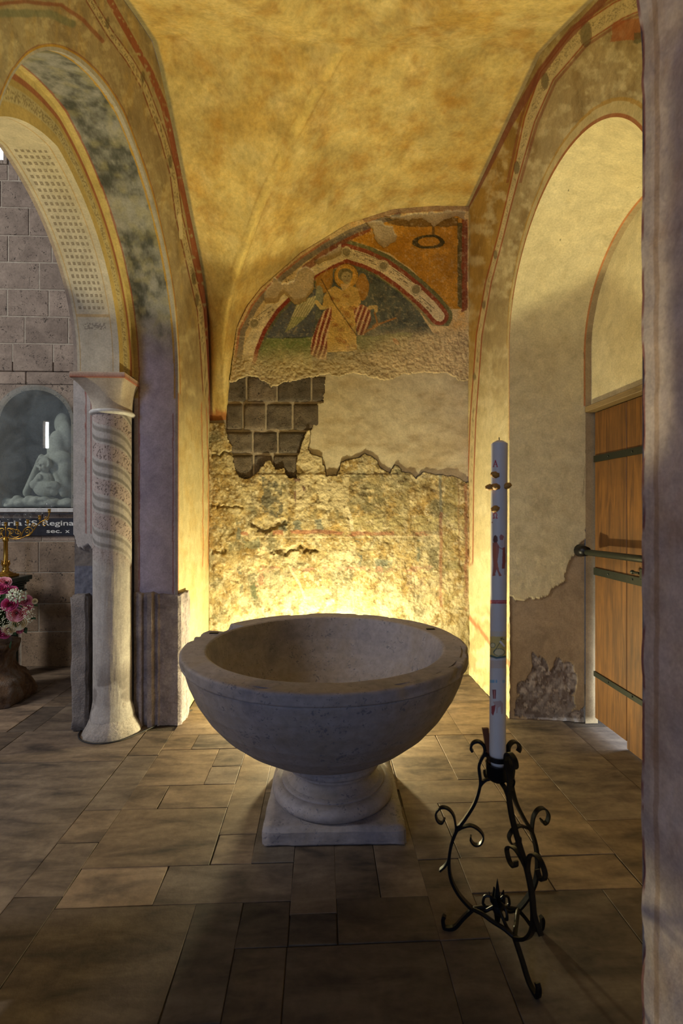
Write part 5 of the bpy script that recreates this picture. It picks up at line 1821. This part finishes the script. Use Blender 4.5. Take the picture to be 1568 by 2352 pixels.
def blob(name, parts, mat, parent, vox=.011, smooth_it=4):
    mb = MB()
    for c_, r_ in parts:
        mb.ball(c_, r_, 14, 10)
    o = mb.build(name, mat, parent, True)
    md = o.modifiers.new('remesh', 'REMESH'); md.mode = 'VOXEL'; md.voxel_size = vox; md.use_smooth_shade = True
    ms = o.modifiers.new('smooth', 'SMOOTH'); ms.iterations = smooth_it; ms.factor = .5
    return o


y1 = YA + .10
fig = [(W_(505, 1010, y1), (.056, .055, .068)), (W_(500, 1055, y1 - .01), (.044, .045, .05)), (W_(510, 1110, y1), (.03, .03, .04)), (W_(505, 1190, y1 + .01), (.095, .06, .09)), (W_(510, 1280, y1), (.115, .07, .09)),
       (W_(420, 1200, y1 - .02), (.035, .035, .05)), (W_(395, 1240, y1 - .02), (.05, .045, .05)), (W_(430, 1165, y1 - .05), (.022, .02, .03)), (W_(450, 1150, y1 - .055), (.008, .012, .028)), (W_(435, 1145, y1 - .055), (.008, .012, .028)), (W_(462, 1160, y1 - .055), (.008, .012, .024)),
       (W_(610, 1250, y1 - .03), (.055, .04, .045)), (W_(560, 1225, y1 - .06), (.04, .016, .010)), (W_(556, 1243, y1 - .06), (.042, .016, .010)), (W_(556, 1261, y1 - .06), (.04, .016, .010)), (W_(600, 1310, y1), (.05, .05, .05))]
hp = Vector(W_(500, 1020, y1))
for dx, dy, dz, r_ in ((-.012, -.058, -.004, (.008, .012, .014)), (-.012, -.052, -.036, (.013, .012, .009)), (-.012, -.050, -.050, (.014, .014, .012)), (-.034, -.046, .010, (.013, .012, .006)), (.012, -.048, .010, (.013, .012, .006)), (-.036, -.040, -.022, (.014, .014, .014)), (.016, -.044, -.022, (.014, .014, .014))):
    fig.append((tuple(hp + Vector((dx, dy, dz))), r_))
for k_ in range(13):        # hair framing the face
    a_ = math.pi * (k_ / 12 * 1.25 - .125)
    fig.append((tuple(hp + Vector((.060 * math.cos(a_), -.012, .060 * math.sin(a_) + .010))), (.017, .030, .017)))
blob('half_figure', fig, M['statue'], st, .0065, 3)
yb_ = YA + .22
y1 += .04
man = []
for k_ in range(26):        # mantle sweeping from the head down to both sides
    u = k_ / 25
    man.append((W_(lerp(470, 300, u), lerp(950, 1330, u), lerp(y1 + .03, y1, u)), (.03, .05, .05)))
    man.append((W_(lerp(545, 720, u ** .8), lerp(950, 1330, u), lerp(y1 + .04, y1, u)), (.04, .06, .05)))
man += [(W_(650, 760, yb_), (.085, .07, .12)), (W_(640, 860, yb_), (.095, .08, .10)), (W_(690, 960, yb_ - .02), (.12, .09, .09)), (W_(740, 1080, yb_ - .02), (.085, .09, .14)), (W_(760, 1230, yb_ - .02), (.06, .08, .16)), (W_(740, 700, yb_ + .02), (.07, .05, .16)), (W_(700, 560, yb_ + .05), (.08, .05, .12)), (W_(600, 1000, yb_), (.12, .06, .06))]
blob('mantle', man, M['statue'], st, .011, 6)
y1 -= .02
rk = []
rr = random.Random(5)
for k_ in range(40):
    a = rr.uniform(60, 770); b = rr.uniform(1395, 1450) + (30 if a < 150 else 0)
    rk.append((W_(a, b, y1 - .02 + rr.uniform(-.05, .06)), (rr.uniform(.03, .06), rr.uniform(.04, .06), rr.uniform(.02, .045))))
for k_ in range(16):
    rk.append((W_(50 + k_ * 48, 1462, y1 - .0), (.05, .09, .03)))
o = blob('rocks', rk, M['statue'], st, .012, 2)

# ================================================================== dark plaque with lettering
p0 = onY(-60, 1231, YA - .02); p1 = onY(176, 1190, YA - .02)
pq = empty('wall_plaque', ((p0[0] + p1[0]) / 2, YA - .02, p0[2]), 'dark slate plaque with white lettering below the glazed recess', 'plaque')
mb = MB(); mb.box(p0[0], p1[0], YA - .03, YA - .006, p0[2], p1[2], .003); mb.build('slab_panel', M['plaque'], pq)


def text_mesh(txt, w, h, right_x, base_z, y, name, parent):
    cu = bpy.data.curves.new(name, 'FONT'); cu.body = txt; cu.size = 1; cu.extrude = .02; cu.offset = .012
    o = bpy.data.objects.new(name, cu); COL.objects.link(o)
    dg_ = bpy.context.evaluated_depsgraph_get(); me = bpy.data.meshes.new_from_object(o.evaluated_get(dg_))
    bpy.data.objects.remove(o)
    co = np.zeros(len(me.vertices) * 3, np.float32); me.vertices.foreach_get('co', co); co = co.reshape(-1, 3)
    mn, mx = co.min(0), co.max(0)
    sc0 = w / (mx[0] - mn[0]); sz0 = h
    V = np.stack([right_x - w + (co[:, 0] - mn[0]) * sc0, y - co[:, 2] * .08, base_z + co[:, 1] * sz0], 1)
    return np_mesh(name, V, [list(p.vertices) for p in me.polygons], M['letter'], parent, None, False, tuple(V.mean(0)))


rx = onY(169.5, 1205, YA - .032)[0]
zbase = onY(100, 1207, YA - .032)[2]; ks = .00418
for wd_, w_, r_ in (('Maria', 70, rx - 116 * ks), ('SS.', 34, rx - 76 * ks), ('Regina', 70, rx)):
    text_mesh(wd_, w_ * ks, 12.0 * ks / .72, r_, zbase, YA - .031, 'lettering', pq)
rx2 = onY(160, 1220, YA - .032)[0]; zb2 = onY(100, 1224, YA - .032)[2]
text_mesh('sec.', 34 * ks, 9.5 * ks / .72, rx2 - 18 * ks, zb2, YA - .031, 'lettering', pq)
text_mesh('x', 10 * ks, 9.5 * ks / .72, rx2, zb2, YA - .031, 'lettering', pq)

# ================================================================== green marble pedestal
PX0, PY0 = -2.855, 4.50
pd = empty('marble_pedestal', (PX0, PY0, 0), 'dark green marble pedestal under the brass candelabrum', 'pedestal')
mb = MB(); mb.box(PX0 - .15, PX0 + .15, PY0 - .15, PY0 + .15, .872, .913, .005); mb.build('top_slab', M['green_marble'], pd)
mb = MB()
for s_, z0, z1 in ((.135, .85, .872), (.118, .828, .85), (.105, .79, .828), (.12, .77, .79)):
    mb.box(PX0 - s_, PX0 + s_, PY0 - s_, PY0 + s_, z0, z1, .006)
mb.build('neck_moulding', M['green_marble'], pd)
mb = MB(); mb.lathe([(.0, .05), (.105, .05), (.10, .12), (.098, .5), (.095, .77), (.0, .77)], 32, (PX0, PY0, 0)); mb.build('shaft', M['green_marble'], pd, True)
mb = MB(); mb.box(PX0 - .13, PX0 + .13, PY0 - .13, PY0 + .13, 0, .035, .006); mb.lathe([(.125, .035), (.13, .045), (.12, .058), (.10, .06)], 32, (PX0, PY0, 0)); mb.build('foot', M['green_marble'], pd)

# ================================================================== brass candelabrum with bulbs
GZ = .913
cd = empty('brass_candelabrum', (PX0, PY0, GZ), 'brass candelabrum with scrolled arms and clear bulbs on the green pedestal', 'candelabrum')
kz = PY0 / FPX
zy = lambda y: EYE - (y - 1176) * kz
mb = MB(); mb.box(PX0 - .075, PX0 + .075, PY0 - .075, PY0 + .075, GZ, GZ + .022, .003); mb.box(PX0 - .06, PX0 + .06, PY0 - .06, PY0 + .06, GZ + .022, GZ + .03, .003); mb.build('foot_plate', M['brass'], cd)
mb = MB(); mb.lathe([(.062, GZ + .03), (.05, GZ + .042), (.03, GZ + .052), (.026, GZ + .065), (.03, GZ + .075), (.022, GZ + .088), (.03, GZ + .10), (.026, GZ + .125), (.019, GZ + .135), (.017, zy(1243)), (.024, zy(1241)), (.024, zy(1237)), (.012, zy(1232)), (.0, zy(1230))], 24, (PX0, PY0, 0)); mb.build('stem', M['brass'], cd, True)
mb = MB()
for k_ in range(6):
    a = 2 * math.pi * k_ / 6
    mb.strap([(PX0 + .02 * math.cos(a), PY0 + .02 * math.sin(a), GZ + .095), (PX0 + .034 * math.cos(a), PY0 + .034 * math.sin(a), GZ + .115), (PX0 + .03 * math.cos(a), PY0 + .03 * math.sin(a), GZ + .14), (PX0 + .036 * math.cos(a), PY0 + .036 * math.sin(a), GZ + .15)], (-math.sin(a), math.cos(a), 0), [.018, .02, .014, .004], .003)
mb.build('leaf_collar', M['brass'], cd)
cxp = 33.0


def BP(px_, py_, sgn=1, dy=0):
    return (PX0 + sgn * (px_ - 29) * kz, PY0 + dy, zy(py_))


def spiral(cx, cy, r0, r1, a0, turns, n=22):
    return [(cx + lerp(r0, r1, i / n) * math.cos(a0 + turns * 2 * math.pi * i / n), cy + lerp(r0, r1, i / n) * math.sin(a0 + turns * 2 * math.pi * i / n)) for i in range(n + 1)]


for sgn in (1, -1):
    arms = [[(33, 1233), (45, 1236), (62, 1235), (76, 1228), (88, 1219), (97, 1206), (108, 1197), (118, 1192), (123, 1184), (124, 1172)],
            [(33, 1234), (38, 1222), (32, 1214), (40, 1213), (52, 1216), (62, 1222), (57, 1231), (46, 1232), (36, 1224)],
            [(62, 1232), (66, 1222), (72, 1213), (82, 1210), (88, 1218), (82, 1227), (72, 1230)],
            spiral(55, 1219, 7, 1.5, .5, 1.3), spiral(41, 1219, 6, 1.5, 2.5, -1.3), spiral(112, 1203, 7, 1.5, 3.5, 1.3), spiral(90, 1206, 5, 1.2, 2.5, 1.3), spiral(118, 1190, 5, 1.2, 0, 1.2), spiral(76, 1220, 6, 1.5, 1.0, -1.2)]
    for k_, arm in enumerate(arms):
        mb = MB(); mb.tube(smooth_pts([BP(a, b, sgn) for a, b in arm], 4), .0048 if k_ < 3 else .0036, 6)
        mb.build('arm' if k_ < 3 else 'scrollwork', M['brass'], cd, True)
    for (a, b, c_) in ((54, 1200, 1217), (77, 1195, 1213), (103, 1186, 1200), (124, 1171, 1184)):
        mb = MB(); mb.tube([BP(a, c_, sgn), BP(a, b + 4, sgn)], .004, 6); q0 = BP(a, b, sgn)
        mb.lathe([(.004, -.03), (.014, -.026), (.011, -.02), (.012, .002), (.015, .006), (.010, .008), (0, .008)], 14, q0)
        so_ = mb.build('socket', M['brass'], cd, True)
        mb = MB(); q1 = (q0[0], q0[1], q0[2] + .008)
        mb.lathe([(.010, 0), (.016, .006), (.030, .018), (.035, .035), (.030, .051), (.018, .063), (.007, .074), (.003, .088), (0, .09)], 20, q1)
        mb.build('bulb', M['bulb'], cd, True)
mb = MB(); q0 = BP(29, 1201); mb.tube([BP(29, 1234), q0], .005, 6); mb.lathe([(.004, -.03), (.014, -.026), (.011, -.02), (.012, .002), (.015, .006), (.010, .008), (0, .008)], 14, q0); mb.build('socket', M['brass'], cd, True)
mb = MB(); mb.lathe([(.010, .008), (.016, .014), (.030, .026), (.035, .043), (.030, .059), (.018, .071), (.007, .082), (.003, .096), (0, .098)], 20, q0); mb.build('bulb', M['bulb'], cd, True)

# ================================================================== gnarled wooden vessel with the bouquet
VY = 3.98
VX = onY(-26, 1500, VY)[0]
ve_ = empty('wooden_vessel', (VX, VY, 0), 'gnarled brown root-like vessel standing on the floor at the left edge', 'vessel')
pr = resample(np.array([(.0, .0), (.27, .0), (.285, .04), (.285, .11), (.26, .18), (.20, .22), (.165, .27), (.16, .34), (.185, .41), (.20, .45), (.15, .46), (.13, .43), (0, .42)]), 90)
a = np.linspace(0, 2 * math.pi, 121)
r = pr[:, 0][:, None] * np.ones(121); z = pr[:, 1][:, None] * np.ones(121)
Pn = np.stack([np.cos(a) * np.ones_like(r) * 1.2, np.sin(a) * np.ones_like(r) * 1.2, z * 2.2], -1)
r2 = r * (1 + (fbm(Pn, 2.0, 4, 3) - .5) * .42) + (1 - np.abs(fbm(Pn, 3.2, 3, 8) * 2 - 1)) * .02 * (r > .02)
P = np.stack([VX + r2 * np.cos(a), VY + r2 * np.sin(a), np.maximum(z, .001)], -1)
grid('root_body', P, M['stump'], ve_, None, True, (VX, VY, 0))

BX, BY, BZ = onY(-28, 1405, VY - .05)[0], VY - .05, onY(-28, 1405, VY - .05)[2]
bq = empty('flower_bouquet', (BX, BY, .47), 'bouquet of pink, magenta and cream roses in the wooden vessel', 'bouquet')
kf = BY / FPX


def rose(c_, r_, mat, dirv, seed):
    rg = random.Random(seed)
    mb = MB()
    d_ = Vector(dirv).normalized(); qt = d_.to_track_quat('Z', 'Y')
    for ring in range(5):
        npet = (3, 4, 5, 6, 6)[ring]; op = ring / 4
        for k_ in range(npet):
            a0 = 2 * math.pi * k_ / npet + ring * .7 + rg.uniform(-.15, .15)
            vs = []
            for i in range(5):
                v_ = i / 4
                rr_ = r_ * (.14 + .80 * op) * (.35 + .65 * math.sin(v_ * 1.55)) * (1 + .22 * op * v_ ** 3)
                zz__ = r_ * ((-.5 + v_ * (1.25 - .50 * op)) - .28 * op * v_ ** 4 + .1 * (1 - op))
                half = (math.pi / npet) * 1.25 * math.sin(min(1, .35 + v_ * .9) * math.pi * .62)
                for j in range(5):
                    w_ = (j / 4 - .5) * 2
                    a = a0 + half * w_
                    rim_ = 1 + .05 * op * (1 - w_ * w_) * v_
                    vs.append(Vector((rr_ * rim_ * math.cos(a), rr_ * rim_ * math.sin(a), zz__ - .10 * r_ * w_ * w_ * v_)))
            vs = [tuple(qt @ v + Vector(c_)) for v in vs]
            mb.add(vs, [(i * 5 + j, i * 5 + j + 1, (i + 1) * 5 + j + 1, (i + 1) * 5 + j) for i in range(4) for j in range(4)])
    return mb.build('rose', M[mat], bq, True)


roses = [(8, 1338, 15, 'pale_pink'), (-14, 1336, 14, 'pink'), (4, 1352, 13, 'magenta'), (27, 1357, 12, 'magenta'), (22, 1388, 15, 'magenta'), (60, 1380, 13, 'pink'), (64, 1391, 10, 'pink'), (38, 1408, 18, 'pale_pink'), (50, 1412, 9, 'magenta'), (43, 1431, 16, 'cream'),
         (8, 1455, 14, 'magenta'), (-20, 1370, 16, 'cream'), (-24, 1400, 17, 'pink'), (-50, 1385, 16, 'magenta'), (-55, 1420, 16, 'pale_pink'), (-22, 1440, 16, 'cream'), (80, 1381, 6, 'cream'), (46, 1449, 7, 'pink'), (20, 1447, 13, 'cream'), (-74, 1395, 15, 'pink'), (-40, 1350, 14, 'cream')]
for i, (a, b, r_, mt) in enumerate(roses):
    dx = (a + 28) / 100; dz = (1405 - b) / 80
    depth = BY - .22 * math.sqrt(max(.05, 1 - dx * dx - dz * dz * .8))
    c_ = onY(a, b, depth)
    rose(c_, r_ * kf * .9, mt, (dx * .9, -.9, dz * .9 + .15), i)
# leaves
rl = random.Random(9)
for i in range(60):
    a = rl.uniform(-100, 78); b = rl.uniform(1336, 1478)
    dx = (a + 28) / 105; dz = (1405 - b) / 82
    if dx * dx + dz * dz > 1: continue
    depth = BY - .19 * math.sqrt(max(.02, 1 - dx * dx - dz * dz)) + .02
    c_ = Vector(onY(a, b, depth)); d_ = Vector((dx + rl.uniform(-.5, .5), -.7, dz + rl.uniform(-.6, .3))).normalized()
    s_ = d_.cross(Vector((rl.uniform(-1, 1), rl.uniform(-1, 1), 1))).normalized(); L_ = rl.uniform(.05, .085); w_ = L_ * .26
    nn_ = d_.cross(s_)
    vs = [c_, c_ + d_ * L_ * .35 + s_ * w_, c_ + d_ * L_ * .35 - nn_ * .006, c_ + d_ * L_ * .35 - s_ * w_, c_ + d_ * L_ * .7 + s_ * w_ * .8, c_ + d_ * L_ * .7 - nn_ * .008, c_ + d_ * L_ * .7 - s_ * w_ * .8, c_ + d_ * L_ + nn_ * .01]
    mb = MB(); mb.add(vs, [(0, 1, 2), (0, 2, 3), (1, 4, 5, 2), (2, 5, 6, 3), (4, 7, 5), (5, 7, 6)])
    mb.build('leaf', M['leaf'], bq)
# filler florets: hydrangea heads and sprays of tiny white flowers
for nm, cx_, cy_, rx_, ry_, n_, s_ in (('hydrangea_head', 38, 1368, 24, 16, 90, .0075), ('small_flower_spray', 8, 1420, 20, 28, 110, .0035), ('small_flower_spray', 66, 1410, 16, 20, 60, .0035)):
    mb = MB()
    for k_ in range(n_):
        a_ = rl.uniform(0, 6.28); q_ = math.sqrt(rl.random())
        a, b = cx_ + rx_ * q_ * math.cos(a_), cy_ + ry_ * q_ * math.sin(a_)
        mb.ball(onY(a, b, BY - .20 - .03 * (1 - q_ * q_) + rl.uniform(-.01, .01)), s_ * rl.uniform(.8, 1.3), 6, 4)
    o = mb.build(nm, M['white_flower'], bq, True); o['kind'] = 'stuff'
mb = MB()
bm = bmesh.new(); bmesh.ops.create_icosphere(bm, subdivisions=4, radius=1)
for v in bm.verts:
    n_ = 1 + .25 * mnoise.fractal(v.co * 3, 1, 2, 4); v.co = Vector((v.co.x * .25 * n_, v.co.y * .15 * n_, v.co.z * .15 * n_)) + Vector((BX, BY, BZ))
bm.verts.index_update(); mb.add([v.co for v in bm.verts], [[v.index for v in f.verts] for f in bm.faces]); bm.free()
mb.build('foliage_core', M['leaf'], bq)
# leaf fallen on the floor
c_ = Vector(onF(34, 1613, .004))
mb = MB(); mb.add([c_ + Vector(v) for v in ((-.03, 0, 0), (-.008, .014, .006), (-.005, 0, .003), (-.008, -.014, .005), (.022, .010, .006), (.022, 0, .003), (.022, -.010, .008), (.045, .004, .002))], [(0, 1, 2), (0, 2, 3), (1, 4, 5, 2), (2, 5, 6, 3), (4, 7, 5), (5, 7, 6)])
lf = mb.build('fallen_leaf', M['leaf'], None, False, c_); tag(lf, 'single green leaf fallen on the slabs near the vessel', 'leaf')
